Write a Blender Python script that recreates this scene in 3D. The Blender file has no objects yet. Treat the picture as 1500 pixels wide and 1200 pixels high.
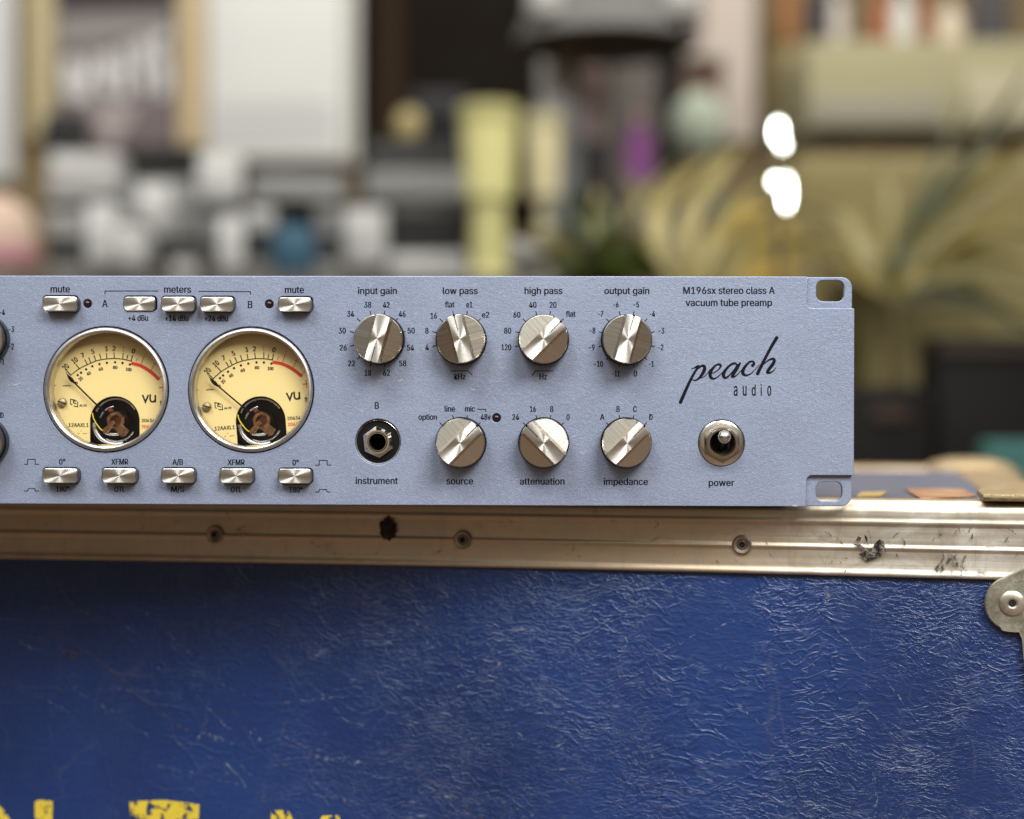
import bpy, bmesh, math, random, os
from mathutils import Vector, Matrix
R = math.radians
random.seed(7)
scene = bpy.context.scene
C = scene.collection

# ------------------------------------------------------------------ camera, world, lights, exposure
F = 2400.0            # focal length in photograph pixels
D = 0.630             # camera to the preamp's front panel
S = D / F             # metres per photograph pixel on the front panel
cam_d = bpy.data.cameras.new('camera')
cam = bpy.data.objects.new('camera', cam_d); C.objects.link(cam)
cam.location = (0, -D, 0); cam.rotation_euler = (R(90), 0, 0)
cam_d.sensor_fit = 'HORIZONTAL'; cam_d.sensor_width = 36; cam_d.lens = F / 1500 * 36
cam_d.clip_start = .01; cam_d.clip_end = 60
cam_d.dof.use_dof = True; cam_d.dof.focus_distance = D - .002; cam_d.dof.aperture_fstop = 3.9
cam_d.dof.aperture_blades = 0
scene.camera = cam

world = bpy.data.worlds.new('World'); scene.world = world; world.use_nodes = True
wn = world.node_tree; wn.nodes.clear()
wo = wn.nodes.new('ShaderNodeOutputWorld'); wb = wn.nodes.new('ShaderNodeBackground')
wt = wn.nodes.new('ShaderNodeTexCoord'); ws = wn.nodes.new('ShaderNodeSeparateXYZ'); wr = wn.nodes.new('ShaderNodeValToRGB')
wm = wn.nodes.new('ShaderNodeMapRange'); wm.inputs[1].default_value = -1; wm.inputs[2].default_value = 1
wn.links.new(wt.outputs['Generated'], ws.inputs[0]); wn.links.new(ws.outputs[2], wm.inputs[0]); wn.links.new(wm.outputs[0], wr.inputs[0])
els = wr.color_ramp.elements
els[0].position = 0; els[0].color = (.05, .027, .012, 1)
els[1].position = 1; els[1].color = (1.25, 1.3, 1.4, 1)
for p, c in ((.44, (.11, .060, .027, 1)), (.52, (.09, .070, .052, 1)), (.64, (.24, .25, .265, 1)), (.80, (1.1, 1.15, 1.2, 1))):
    e = els.new(p); e.color = c
wb.inputs[1].default_value = .85
# glow added to the world behind the photographer to brighten the metal
wd = wn.nodes.new('ShaderNodeVectorMath'); wd.operation = 'DOT_PRODUCT'; wd.inputs[1].default_value = Vector((.06, -1, .12)).normalized()
wf = wn.nodes.new('ShaderNodeMapRange'); wf.interpolation_type = 'SMOOTHSTEP'; wf.inputs[1].default_value = .70; wf.inputs[2].default_value = .985
wx = wn.nodes.new('ShaderNodeMix'); wx.data_type = 'RGBA'; wx.blend_type = 'ADD'; wx.inputs[7].default_value = (.26, .235, .19, 1)
wn.links.new(wt.outputs['Generated'], wd.inputs[0]); wn.links.new(wd.outputs['Value'], wf.inputs[0]); wn.links.new(wf.outputs[0], wx.inputs[0])
wn.links.new(wr.outputs[0], wx.inputs[6]); wn.links.new(wx.outputs[2], wb.inputs[0]); wn.links.new(wb.outputs[0], wo.inputs[0])

def area(name, loc, target, sx, sy, power, color):
    l = bpy.data.lights.new(name, 'AREA'); l.shape = 'RECTANGLE'; l.size = sx; l.size_y = sy; l.energy = power; l.color = color
    o = bpy.data.objects.new(name, l); C.objects.link(o); o.location = loc
    o.rotation_euler = (Vector(target) - Vector(loc)).to_track_quat('-Z', 'Y').to_euler()
    return o
area('window_light', (.85, -1.65, 1.5), (0.05, 0, 0), 1.2, .9, 58, (.95, .97, 1.0))
area('skylight', (-.75, -1.35, 1.75), (0, 0, 0), .9, .7, 30, (.9, .95, 1.0))
area('ceiling_light', (.3, 1.1, 2.3), (.3, 1.7, 0), 3.2, 1.6, 66, (1.0, .95, .87))

scene.view_settings.view_transform = 'Standard'; scene.view_settings.look = 'None'
scene.view_settings.exposure = 0; scene.view_settings.gamma = 1
scene.render.engine = 'CYCLES'
scene.cycles.use_denoising = True
scene.cycles.max_bounces = 8
scene.cycles.sample_clamp_indirect = 6
scene.cycles.caustics_reflective = False; scene.cycles.caustics_refractive = False

# ------------------------------------------------------------------ materials
class Mat:
    """small wrapper round a principled material's node tree"""
    def __init__(s, name, base=(.5, .5, .5), rough=.5, metal=0., spec=.5):
        s.m = bpy.data.materials.new(name); s.m.use_nodes = True
        s.t = s.m.node_tree; s.b = s.t.nodes['Principled BSDF']
        s.b.inputs['Base Color'].default_value = (*base, 1); s.b.inputs['Roughness'].default_value = rough
        s.b.inputs['Metallic'].default_value = metal; s.b.inputs['Specular IOR Level'].default_value = spec
        s._c = None
    def n(s, typ, **kw):
        nd = s.t.nodes.new('ShaderNode' + typ)
        for k, v in kw.items(): setattr(nd, k, v)
        return nd
    def link(s, a, b): s.t.links.new(a, b)
    def put(s, node, i, v):
        if hasattr(v, 'is_output'): s.link(v, node.inputs[i])
        else: node.inputs[i].default_value = v
    def co(s, scale=(1, 1, 1), rot=(0, 0, 0), loc=(0, 0, 0)):
        if s._c is None: s._c = s.n('TexCoord').outputs['Object']
        mp = s.n('Mapping'); s.link(s._c, mp.inputs[0])
        mp.inputs['Scale'].default_value = scale; mp.inputs['Rotation'].default_value = rot; mp.inputs['Location'].default_value = loc
        return mp.outputs[0]
    def noise(s, vec, scale, detail=3, rough=.55, dist=0., color=False):
        nd = s.n('TexNoise'); s.link(vec, nd.inputs['Vector'])
        nd.inputs['Scale'].default_value = scale; nd.inputs['Detail'].default_value = detail
        nd.inputs['Roughness'].default_value = rough; nd.inputs['Distortion'].default_value = dist
        return nd.outputs['Color' if color else 'Fac']
    def voronoi(s, vec, scale, feature='DISTANCE_TO_EDGE', rnd=1.):
        nd = s.n('TexVoronoi', feature=feature); s.link(vec, nd.inputs['Vector'])
        nd.inputs['Scale'].default_value = scale; nd.inputs['Randomness'].default_value = rnd
        return nd.outputs['Distance']
    def math(s, op, a, b=0., c=None, clamp=False):
        nd = s.n('Math', operation=op, use_clamp=clamp)
        s.put(nd, 0, a); s.put(nd, 1, b)
        if c is not None: s.put(nd, 2, c)
        return nd.outputs[0]
    def rng(s, v, a, b, c=0., d=1.):
        nd = s.n('MapRange'); nd.interpolation_type = 'SMOOTHSTEP'
        for i, x in enumerate((v, a, b, c, d)): s.put(nd, i, x)
        return nd.outputs[0]
    def mix(s, f, a, b):
        nd = s.n('Mix', data_type='RGBA')
        s.put(nd, 0, f)
        for i, v in ((6, a), (7, b)):
            if hasattr(v, 'is_output'): s.link(v, nd.inputs[i])
            else: nd.inputs[i].default_value = (*v, 1)
        return nd.outputs[2]
    def bump(s, h, strength, dist, normal=None):
        nd = s.n('Bump'); s.link(h, nd.inputs['Height']); nd.inputs['Strength'].default_value = strength; nd.inputs['Distance'].default_value = dist
        if normal is not None: s.link(normal, nd.inputs['Normal'])
        s.link(nd.outputs[0], s.b.inputs['Normal']); return nd.outputs[0]
    def set(s, name, v): s.put(s.b, name, v)

def plain(name, base, rough=.5, metal=0., var=.12, scale=9., bump=0., spec=.5):
    """a plain surface with a little uneven tone and gloss"""
    m = Mat(name, base, rough, metal, spec)
    f = m.noise(m.co(), scale, 4)
    lo = tuple(c * (1 - var) for c in base); hi = tuple(min(1, c * (1 + var)) for c in base)
    m.set('Base Color', m.mix(f, lo, hi)); m.set('Roughness', m.rng(f, .2, .8, max(.03, rough - .06), rough + .06))
    if bump: m.bump(m.noise(m.co(), scale * 8, 3), .3, bump)
    return m.m

def m_panel():
    m = Mat('blue_powder_coat', (.3, .36, .5), .5, .25)
    c = m.co()
    g = m.noise(c, 1700, 2, .7); g2 = m.noise(c, 620, 2, .6); big = m.noise(c, 14, 3)
    col = m.mix(m.rng(g, .25, .75), (.216, .244, .330), (.318, .354, .452))
    col = m.mix(m.rng(g2, .62, .78, 0, .35), col, (.54, .60, .70))
    col = m.mix(m.rng(big, .35, .7, 0, .18), col, (.36, .40, .47))
    m.set('Base Color', col); m.set('Roughness', m.math('ADD', m.rng(g2, .3, .7, .34, .48), m.rng(m.noise(m.co((1, 1.6, 1)), 55, 5, .65, .6), .42, .66, 0, .12)))
    h = m.math('ADD', g, m.math('MULTIPLY', g2, .8))
    m.bump(h, .6, .0002)
    return m.m

def m_spun(name, base=(.78, .73, .64), rough=.33, aniso=1., speck=0.):
    m = Mat(name, base, rough, 1.)
    t = m.n('Tangent', direction_type='RADIAL', axis='Z'); m.link(t.outputs[0], m.b.inputs['Tangent'])
    m.b.inputs['Anisotropic'].default_value = aniso; m.b.inputs['Anisotropic Rotation'].default_value = .25
    c = m.co()
    f = m.noise(c, 900, 3, .7); g = m.noise(c, 260, 2)
    col = m.mix(m.rng(g, .3, .7), base, tuple(min(1, x * 1.03) for x in base))
    if speck:
        v = m.noise(c, 1500, 2, .6)
        col = m.mix(m.rng(v, .66, .74, 0, speck), col, (.95, .9, .8))
    m.set('Base Color', col); m.set('Roughness', m.rng(f, .3, .7, rough - .02, rough + .03))
    return m.m

def m_face():
    """milled nickel of the knob's sloping cheeks with corrosion specks"""
    m = Mat('milled_nickel', (.72, .66, .56), .3, 1.)
    c = m.co()
    w = m.noise(m.co((60, 2600, 60)), 1, 3, .6)
    f = m.noise(c, 900, 3, .7); g = m.noise(c, 240, 2)
    sp = m.rng(f, .62, .74); pt = m.rng(g, .46, .66)
    k = m.math('MULTIPLY', sp, pt)
    m.set('Base Color', m.mix(k, (.70, .63, .52), (.92, .88, .80)))
    m.set('Roughness', m.math('ADD', m.rng(w, .3, .7, .17, .26), m.math('MULTIPLY', k, .12)))
    m.bump(m.math('ADD', m.math('MULTIPLY', w, .15), m.math('MULTIPLY', k, 1.)), .3, .00003)
    return m.m

def m_chrome(name, base=(.78, .72, .62), rough=.1, var=1.):
    m = Mat(name, base, rough, 1.)
    f = m.noise(m.co(), 500, 4, .7)
    m.set('Roughness', m.rng(f, .3, .75, rough * (1 - .25 * var), rough * (1 + .8 * var)))
    m.bump(f, .05 * var, .00001)
    return m.m

def m_rail():
    m = Mat('worn_aluminium', (.74, .68, .57), .34, 1.)
    c = m.co()
    brush = m.noise(m.co((6, 900, 900)), 1, 4, .6)
    st = m.noise(m.co((1, 1, 1.6)), 38, 6, .62, .6)
    st2 = m.noise(m.co((1, 1, 2.2), loc=(3, 1, 2)), 120, 5, .65, .8)
    scr = m.voronoi(m.co((1.2, 5, 1), (0, R(28), 0)), 46)
    dirt = m.math('MULTIPLY', m.rng(st, .53, .66), m.rng(st2, .42, .62))
    sx = m.n('SeparateXYZ'); m.link(c, sx.inputs[0])
    more = m.rng(sx.outputs[0], -.02, .06, .35, 1.)       # the handled end by the corner is dirtier
    dirt = m.math('MULTIPLY', dirt, more)
    top = m.math('MULTIPLY', m.rng(sx.outputs[1], .002, .006), m.rng(st2, .30, .55, .45, 1.))     # tarnish on the top flange
    brown = m.math('MULTIPLY', m.rng(sx.outputs[0], .02, -.06), m.rng(st, .30, .60, .5, 1.))       # brown shade and dim reflections painted along the left length
    smear = m.rng(m.noise(m.co((1, 1, .35)), 95, 5, .7, .5), .50, .70, 0, .55)
    line = m.math('MULTIPLY', m.rng(scr, .0, .012, 1, 0), m.rng(st2, .5, .65))
    col = m.mix(m.rng(st, .35, .65), (.54, .47, .355), (.80, .74, .62))
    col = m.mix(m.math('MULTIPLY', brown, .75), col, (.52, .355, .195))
    col = m.mix(smear, col, (.42, .345, .24))
    col = m.mix(m.math('MULTIPLY', top, .8), col, (.40, .25, .10))
    col = m.mix(m.math('MULTIPLY', dirt, .75), col, (.20, .175, .14))
    col = m.mix(m.math('MULTIPLY', line, .45), col, (.22, .18, .13))
    m.set('Base Color', col)
    m.set('Metallic', m.math('SUBTRACT', 1., m.math('MULTIPLY', dirt, .5)))
    m.set('Roughness', m.math('ADD', m.rng(brush, .3, .7, .43, .54), m.math('MULTIPLY', dirt, .25)))
    h = m.math('ADD', m.math('MULTIPLY', brush, .10), m.math('ADD', m.math('MULTIPLY', st, .30), m.math('MULTIPLY', st2, .16)))
    m.bump(h, .3, .0006)
    return m.m

def m_leather():
    m = Mat('blue_vinyl', (.02, .045, .19), .42)
    base = m.co()
    sx = m.n('SeparateXYZ'); m.link(base, sx.inputs[0])
    # warp so that no crease runs straight
    wv = m.n('VectorMath', operation='MULTIPLY_ADD')
    nz = m.noise(base, 26, 3, .55, 0, True); m.link(nz, wv.inputs[0])
    wv.inputs[1].default_value = (.022, .0, .022); m.link(base, wv.inputs[2])
    w = wv.outputs[0]
    def mapped(scale, rot=0., loc=(0, 0, 0)):
        mp = m.n('Mapping'); m.link(w, mp.inputs[0]); mp.inputs['Scale'].default_value = scale
        mp.inputs['Rotation'].default_value = (0, rot, 0); mp.inputs['Location'].default_value = loc
        return mp.outputs[0]
    def ridge(vec, scale, wd, detail=1.5, dist=.3):
        d = m.math('ABSOLUTE', m.math('SUBTRACT', m.noise(vec, scale, detail, .5, dist), .5)); return m.rng(d, 0, wd, 1, 0)
    r1 = ridge(mapped((1, 1, 2.0), R(-12)), 56, .055); r2 = ridge(mapped((1, 1, 1.9), R(14), (1, 0, 2)), 125, .07); r3 = ridge(mapped((1, 1, 2.3), R(-20), (4, 0, 1)), 215, .085, 2)
    v4 = m.voronoi(mapped((2.4, 1, 1), R(38), (2, 0, 6)), 15); c4 = m.rng(v4, 0, .022, 1, 0)
    v3 = m.voronoi(mapped((1, 1, 3.0), R(24), (4, 0, 1)), 24); c3 = m.rng(v3, 0, .03, 1, 0)
    a1 = m.noise(base, 24, 3); a2 = m.noise(m.co(loc=(5, 2, 1)), 30, 3); a3 = m.noise(m.co(loc=(9, 2, 7)), 14, 2)
    crumple = m.rng(sx.outputs[0], -.34, -.08, .22, 1.)      # the panel is crumpled towards the corner
    e1 = m.math('MULTIPLY', r1, m.math('MULTIPLY', m.rng(a1, .44, .62), crumple)); e2 = m.math('MULTIPLY', r2, m.math('MULTIPLY', m.rng(a2, .40, .58), crumple))
    e3 = m.math('MULTIPLY', r3, m.math('MULTIPLY', m.rng(a3, .34, .56), crumple)); e4 = m.math('MULTIPLY', c3, m.rng(a2, .44, .6)); e5 = m.math('MULTIPLY', c4, m.rng(a1, .46, .62))
    fine = m.noise(m.co((1, 1, 1.7)), 420, 3, .6); mid = m.noise(m.co((1, 1, 2.6), (0, R(-10), 0)), 95, 5, .62, .9)
    soft = m.noise(base, 8, 2)
    h = m.math('ADD', m.math('MULTIPLY', e1, .50), m.math('MULTIPLY', e2, .46))
    h = m.math('ADD', h, m.math('MULTIPLY', e3, .34))
    h = m.math('ADD', h, m.math('ADD', m.math('MULTIPLY', e4, .35), m.math('MULTIPLY', e5, .25)))
    h = m.math('ADD', h, m.math('MULTIPLY', m.math('MULTIPLY', mid, crumple), 1.25))
    h = m.math('ADD', h, m.math('MULTIPLY', fine, .17))
    h = m.math('ADD', h, m.math('MULTIPLY', soft, 2.0))
    # wear: pale scuffs and whitish glints painted along raised creases, a few brown drag marks
    sc = m.noise(m.co((1, 1, 4), (0, R(18), 0)), 70, 6, .7, .8)
    scuff = m.math('MULTIPLY', m.rng(sc, .58, .70), m.rng(m.math('ADD', e1, m.math('ADD', e2, e3)), .25, .8))
    drag = m.math('MULTIPLY', c4, m.rng(m.noise(base, 55, 5, .7), .46, .62))
    col = m.mix(m.rng(soft, .3, .7), (.0110, .0255, .090), (.0150, .041, .148))
    col = m.mix(m.rng(a3, .45, .75, 0, .45), col, (.016, .028, .088))
    wear_glint = m.math('MULTIPLY', m.math('MAXIMUM', e2, e3), m.rng(m.noise(m.co(loc=(2, 3, 4)), 60, 5, .7), .47, .64))
    col = m.mix(m.math('MULTIPLY', wear_glint, .17), col, (.22, .25, .33))
    col = m.mix(m.math('MULTIPLY', scuff, .38), col, (.30, .33, .42))
    col = m.mix(m.math('MULTIPLY', drag, .10), col, (.20, .17, .14))
    m.set('Base Color', col)
    m.set('Roughness', m.rng(fine, .3, .7, .25, .36))
    m.bump(h, .46, .0011)
    return m.m

M = dict(
    panel=m_panel(), spun=m_spun('spun_nickel'), spunbar=m_spun('spun_knob_nickel', (.80, .75, .66), .33, 1.),
    face=m_face(), chrome=m_chrome('chrome'), ring=m_chrome('brushed_bezel', (.64, .60, .54), .36, .25), nut=m_chrome('plated_nut', (.80, .72, .60), .13),
    side=plain('knob_skirt', (.06, .052, .045), .35, .8), copper=m_chrome('copper', (.36, .19, .10), .28), steel=m_chrome('dull_steel', (.5, .48, .44), .3),
    brass=m_chrome('brass_screw', (.40, .32, .17), .45), lobe=None,
    ink=plain('black_ink', (.006, .006, .010), .8, spec=.15), redink=plain('red_ink', (.68, .055, .025), .7, spec=.2),
    black=plain('black_plastic', (.008, .0075, .0075), .3, spec=.3), pit=plain('dark_hole', (.004, .004, .004), .8),
    led=plain('unlit_red_lens', (.030, .004, .004), .12), dial=plain('cream_dial', (.90, .68, .27), .55, 0, .03, 40),
    rail=m_rail(), vinyl=m_leather(), chassis=plain('grey_steel', (.20, .20, .21), .4, .6),
    wire=plain('yellow_wire', (.80, .60, .03), .45), chip=plain('bare_metal', (.85, .86, .90), .3, .7),
)
def m_bracket():
    m = Mat('tarnished_bracket', (.42, .38, .29), .45, .75)
    c = m.co(); f = m.noise(c, 90, 5, .65); g = m.noise(c, 500, 3, .7)
    m.set('Base Color', m.mix(m.rng(f, .35, .65), (.26, .235, .17), (.50, .46, .36)))
    m.set('Roughness', m.rng(g, .3, .7, .36, .56)); m.bump(m.math('ADD', f, m.math('MULTIPLY', g, .3)), .3, .0006)
    return m.m
M['lobe'] = m_bracket()
def m_glass():
    m = bpy.data.materials.new('meter_glass'); m.use_nodes = True; t = m.node_tree; t.nodes.clear()
    o = t.nodes.new('ShaderNodeOutputMaterial'); mx = t.nodes.new('ShaderNodeMixShader'); tr = t.nodes.new('ShaderNodeBsdfTransparent')
    g = t.nodes.new('ShaderNodeBsdfGlossy'); g.inputs['Roughness'].default_value = .02; fr = t.nodes.new('ShaderNodeFresnel'); fr.inputs[0].default_value = 1.45
    t.links.new(fr.outputs[0], mx.inputs[0]); t.links.new(tr.outputs[0], mx.inputs[1]); t.links.new(g.outputs[0], mx.inputs[2]); t.links.new(mx.outputs[0], o.inputs[0])
    return m
M['glass'] = m_glass()
def m_stencil():
    """worn yellow stencil paint: flaked away where the noise is low"""
    m = Mat('yellow_stencil_paint', (.72, .52, .03), .55)
    f = m.noise(m.co(), 230, 5, .62, .4)
    tr = m.n('BsdfTransparent'); mx = m.n('MixShader'); out = m.t.nodes['Material Output']
    m.set('Base Color', m.mix(m.noise(m.co(), 60, 3), (.62, .44, .025), (.80, .60, .06)))
    m.link(m.rng(f, .43, .47), mx.inputs[0]); m.link(tr.outputs[0], mx.inputs[1]); m.link(m.b.outputs[0], mx.inputs[2]); m.link(mx.outputs[0], out.inputs[0])
    return m.m
M['stencil'] = m_stencil()

# ------------------------------------------------------------------ mesh helpers
def tag(o, label=None, cat=None, group=None, kind=None):
    for k, v in (('label', label), ('category', cat), ('group', group), ('kind', kind)):
        if v: o[k] = v
    return o
def link(name, me, mat, parent=None, loc=None, rot=None):
    o = bpy.data.objects.new(name, me); C.objects.link(o)
    if mat is not None and not me.materials: me.materials.append(mat)
    if parent: o.parent = parent
    if loc is not None: o.location = loc
    if rot is not None: o.rotation_euler = rot
    return o
def empty(name, mw=None, loc=(0, 0, 0)):
    o = bpy.data.objects.new(name, None); C.objects.link(o); o.empty_display_size = .02
    if mw is not None: o.matrix_world = mw
    else: o.location = loc
    return o
def finish(name, bm, mat, parent=None, loc=None, rot=None, smooth=35, mats=None):
    bmesh.ops.recalc_face_normals(bm, faces=bm.faces)
    me = bpy.data.meshes.new(name); bm.to_mesh(me); bm.free()
    if mats:
        for x in mats: me.materials.append(x)
    o = link(name, me, mat, parent, loc, rot)
    if smooth:
        for p in me.polygons: p.use_smooth = True
        me.set_sharp_from_angle(angle=R(smooth))
    return o
def bm_box(bm, x0, x1, y0, y1, z0, z1, bev=0., seg=2):
    r = bmesh.ops.create_cube(bm, size=1, matrix=Matrix.Translation(((x0 + x1) / 2, (y0 + y1) / 2, (z0 + z1) / 2)) @ Matrix.Diagonal((x1 - x0, y1 - y0, z1 - z0, 1)))
    if bev:
        es = list({e for v in r['verts'] for e in v.link_edges})
        bmesh.ops.bevel(bm, geom=es, offset=bev, segments=seg, affect='EDGES', profile=.5)
def bm_lathe(bm, prof, n=64, center=(0, 0, 0), squash=1.):
    """prof: (r, z) pairs, turned about z"""
    rings = []
    for r, z in prof:
        if r < 1e-7: rings.append([bm.verts.new((center[0], center[1], center[2] + z))])
        else: rings.append([bm.verts.new((center[0] + r * math.cos(2 * math.pi * i / n), center[1] + squash * r * math.sin(2 * math.pi * i / n), center[2] + z)) for i in range(n)])
    for a, b in zip(rings, rings[1:]):
        for i in range(n):
            j = (i + 1) % n
            q = [a[i % len(a)], a[j % len(a)], b[j % len(b)], b[i % len(b)]]
            q = list(dict.fromkeys(q))
            if len(q) >= 3: bm.faces.new(q)
def bm_prism(bm, pts, z0, z1, bev=0.):
    """closed outline pts (x, y) between z0 and z1; bev = chamfer of the top rim"""
    lo = [bm.verts.new((x, y, z0)) for x, y in pts]
    n = len(pts); rings = [lo]
    if bev:
        cx = sum(p[0] for p in pts) / n; cy = sum(p[1] for p in pts) / n
        rings.append([bm.verts.new((x, y, z1 - bev)) for x, y in pts])
        ins = []
        for i in range(n):
            a = Vector(pts[i - 1]); b = Vector(pts[i]); c = Vector(pts[(i + 1) % n])
            n1 = (b - a).normalized(); n2 = (c - b).normalized(); t = (Vector((-n1.y, n1.x)) + Vector((-n2.y, n2.x)))
            if t.length < 1e-9: t = Vector((-n1.y, n1.x)) * 2
            t = t.normalized() * bev
            if (b + t - Vector((cx, cy))).length > (b - t - Vector((cx, cy))).length: t = -t
            ins.append(b + t)
        rings.append([bm.verts.new((p.x, p.y, z1)) for p in ins])
    else: rings.append([bm.verts.new((x, y, z1)) for x, y in pts])
    for a, b in zip(rings, rings[1:]):
        for i in range(n): bm.faces.new((a[i], a[(i + 1) % n], b[(i + 1) % n], b[i]))
    bm.faces.new(lo[::-1]); bm.faces.new(rings[-1])
def bm_tube(bm, pts, rad, n=8, cap=True):
    pts = [Vector(p) for p in pts]; rings = []
    if not hasattr(rad, '__len__'): rad = [rad] * len(pts)
    for i, p in enumerate(pts):
        d = (pts[min(i + 1, len(pts) - 1)] - pts[max(i - 1, 0)]).normalized()
        up = Vector((0, 0, 1)) if abs(d.z) < .9 else Vector((1, 0, 0))
        a = d.cross(up).normalized(); b = d.cross(a)
        rings.append([bm.verts.new(p + rad[i] * (a * math.cos(2 * math.pi * k / n) + b * math.sin(2 * math.pi * k / n))) for k in range(n)])
    for a, b in zip(rings, rings[1:]):
        for k in range(n): bm.faces.new((a[k], a[(k + 1) % n], b[(k + 1) % n], b[k]))
    if cap: bm.faces.new(rings[0]); bm.faces.new(rings[-1])
def rrect(x0, y0, x1, y1, r, n=6):
    pts = []
    for cx, cy, a0 in ((x1 - r, y1 - r, 0), (x0 + r, y1 - r, 90), (x0 + r, y0 + r, 180), (x1 - r, y0 + r, 270)):
        for i in range(n + 1):
            a = R(a0 + 90 * i / n); pts.append((cx + r * math.cos(a), cy + r * math.sin(a)))
    return pts
def circ(cx, cy, r, n=64): return [(cx + r * math.cos(2 * math.pi * i / n), cy + r * math.sin(2 * math.pi * i / n)) for i in range(n)]
def plate(loops, z0, z1, bev):
    """flat plate with holes and rounded rims, from closed outlines; returns a mesh"""
    cu = bpy.data.curves.new('plate', 'CURVE'); cu.dimensions = '2D'; cu.fill_mode = 'BOTH'
    cu.extrude = (z1 - z0) / 2 - bev; cu.bevel_depth = bev; cu.bevel_resolution = 2; cu.offset = -bev
    for pts in loops:
        sp = cu.splines.new('POLY'); sp.points.add(len(pts) - 1)
        for p, q in zip(sp.points, pts): p.co = (q[0], q[1], 0, 1)
        sp.use_cyclic_u = True
    o = bpy.data.objects.new('plate', cu); C.objects.link(o)
    me = bpy.data.meshes.new_from_object(o.evaluated_get(bpy.context.evaluated_depsgraph_get()))
    bpy.data.objects.remove(o); bpy.data.curves.remove(cu)
    me.transform(Matrix.Translation((0, 0, (z0 + z1) / 2)))
    return me

# text -------------------------------------------------------------------------------------------
FONT = None
try: FONT = bpy.data.fonts.load(os.path.join(bpy.utils.resource_path('LOCAL'), 'datafiles', 'fonts', 'Inter.woff2'))
except Exception: FONT = None
_glyphs = {}
def glyphs(s, bold=0.):
    k = (s, bold)
    if k not in _glyphs:
        cu = bpy.data.curves.new('t', 'FONT'); cu.body = s; cu.resolution_u = 3
        if FONT: cu.font = FONT
        o = bpy.data.objects.new('t', cu); C.objects.link(o)
        me = bpy.data.meshes.new_from_object(o.evaluated_get(bpy.context.evaluated_depsgraph_get()))
        bpy.data.objects.remove(o); bpy.data.curves.remove(cu)
        _glyphs[k] = ([v.co.copy() for v in me.vertices], [tuple(p.vertices) for p in me.polygons])
        bpy.data.meshes.remove(me)
    return _glyphs[k]
CAP = max(v.y for v in glyphs('H')[0])
def bm_text(bm, s, f, x0, x1, base, cap, z, rot=0., bold=.36):
    for i, sh in enumerate((-bold, 0, bold)): _text(bm, s, f, x0 + sh + bold, x1 + sh - bold, base, cap, z + i * 3e-6, rot)
def _text(bm, s, f, x0, x1, base, cap, z, rot):
    """s between pixel columns x0 and x1 on the base line, capitals cap pixels high; f maps pixels to the surface"""
    vs, fs = glyphs(s)
    ax = min(v.x for v in vs); bx = max(v.x for v in vs); k = (x1 - x0) / (bx - ax); ky = cap / CAP
    cx, cy = (x0 + x1) / 2, base - cap / 2
    out = []
    for v in vs:
        px, py = x0 + (v.x - ax) * k, base - v.y * ky
        if rot:
            dx, dy = px - cx, py - cy; px = cx + dx * math.cos(rot) - dy * math.sin(rot); py = cy + dx * math.sin(rot) + dy * math.cos(rot)
        u = f(px, py); out.append(bm.verts.new((u[0], u[1], z)))
    for q in fs:
        try: bm.faces.new([out[i] for i in q])
        except ValueError: pass
def bm_line(bm, pts, w, f, z):
    """printed line of constant width (pixels) with butted mitres"""
    P = [Vector(p) for p in pts]
    L, Rr = [], []
    for i, p in enumerate(P):
        d1 = (p - P[i - 1]).normalized() if i else (P[1] - p).normalized()
        d2 = (P[i + 1] - p).normalized() if i < len(P) - 1 else d1
        n = Vector((-d1.y, d1.x)) + Vector((-d2.y, d2.x)); n = n / max(.3, n.length_squared) * w
        L.append(p + n); Rr.append(p - n)
    vl = [bm.verts.new((*f(*p), z)) for p in L]; vr = [bm.verts.new((*f(*p), z)) for p in Rr]
    for i in range(len(P) - 1): bm.faces.new((vl[i], vl[i + 1], vr[i + 1], vr[i]))
def spline(pts, n=8):
    out = []
    for i in range(len(pts) - 1):
        p0, p1, p2, p3 = (Vector(pts[max(0, i - 1)]), Vector(pts[i]), Vector(pts[i + 1]), Vector(pts[min(len(pts) - 1, i + 2)]))
        for k in range(n):
            t = k / n
            out.append(.5 * ((2 * p1) + (-p0 + p2) * t + (2 * p0 - 5 * p1 + 4 * p2 - p3) * t * t + (-p0 + 3 * p1 - 3 * p2 + p3) * t ** 3))
    out.append(Vector(pts[-1])); return out
def bm_stroke(bm, pts, f, z, k=1.):
    """pen stroke: points (x, y, width)"""
    P = spline(pts); n = len(P); L, Rr = [], []
    for i, p in enumerate(P):
        d = (P[min(i + 1, n - 1)] - P[max(0, i - 1)]); d = Vector((d.x, d.y)).normalized(); nn = Vector((-d.y, d.x)) * max(.5, p.z) * k / 2
        q = Vector((p.x, p.y)); L.append(q + nn); Rr.append(q - nn)
    vl = [bm.verts.new((*f(*p), z)) for p in L]; vr = [bm.verts.new((*f(*p), z)) for p in Rr]
    for i in range(n - 1): bm.faces.new((vl[i], vl[i + 1], vr[i + 1], vr[i]))
    for i, p in ((0, P[0]), (n - 1, P[-1])):
        bm.faces.new([bm.verts.new((*f(p.x + p.z * k / 2 * math.cos(a * math.pi / 8), p.y + p.z * k / 2 * math.sin(a * math.pi / 8)), z + 2e-6)) for a in range(16)])

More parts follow.
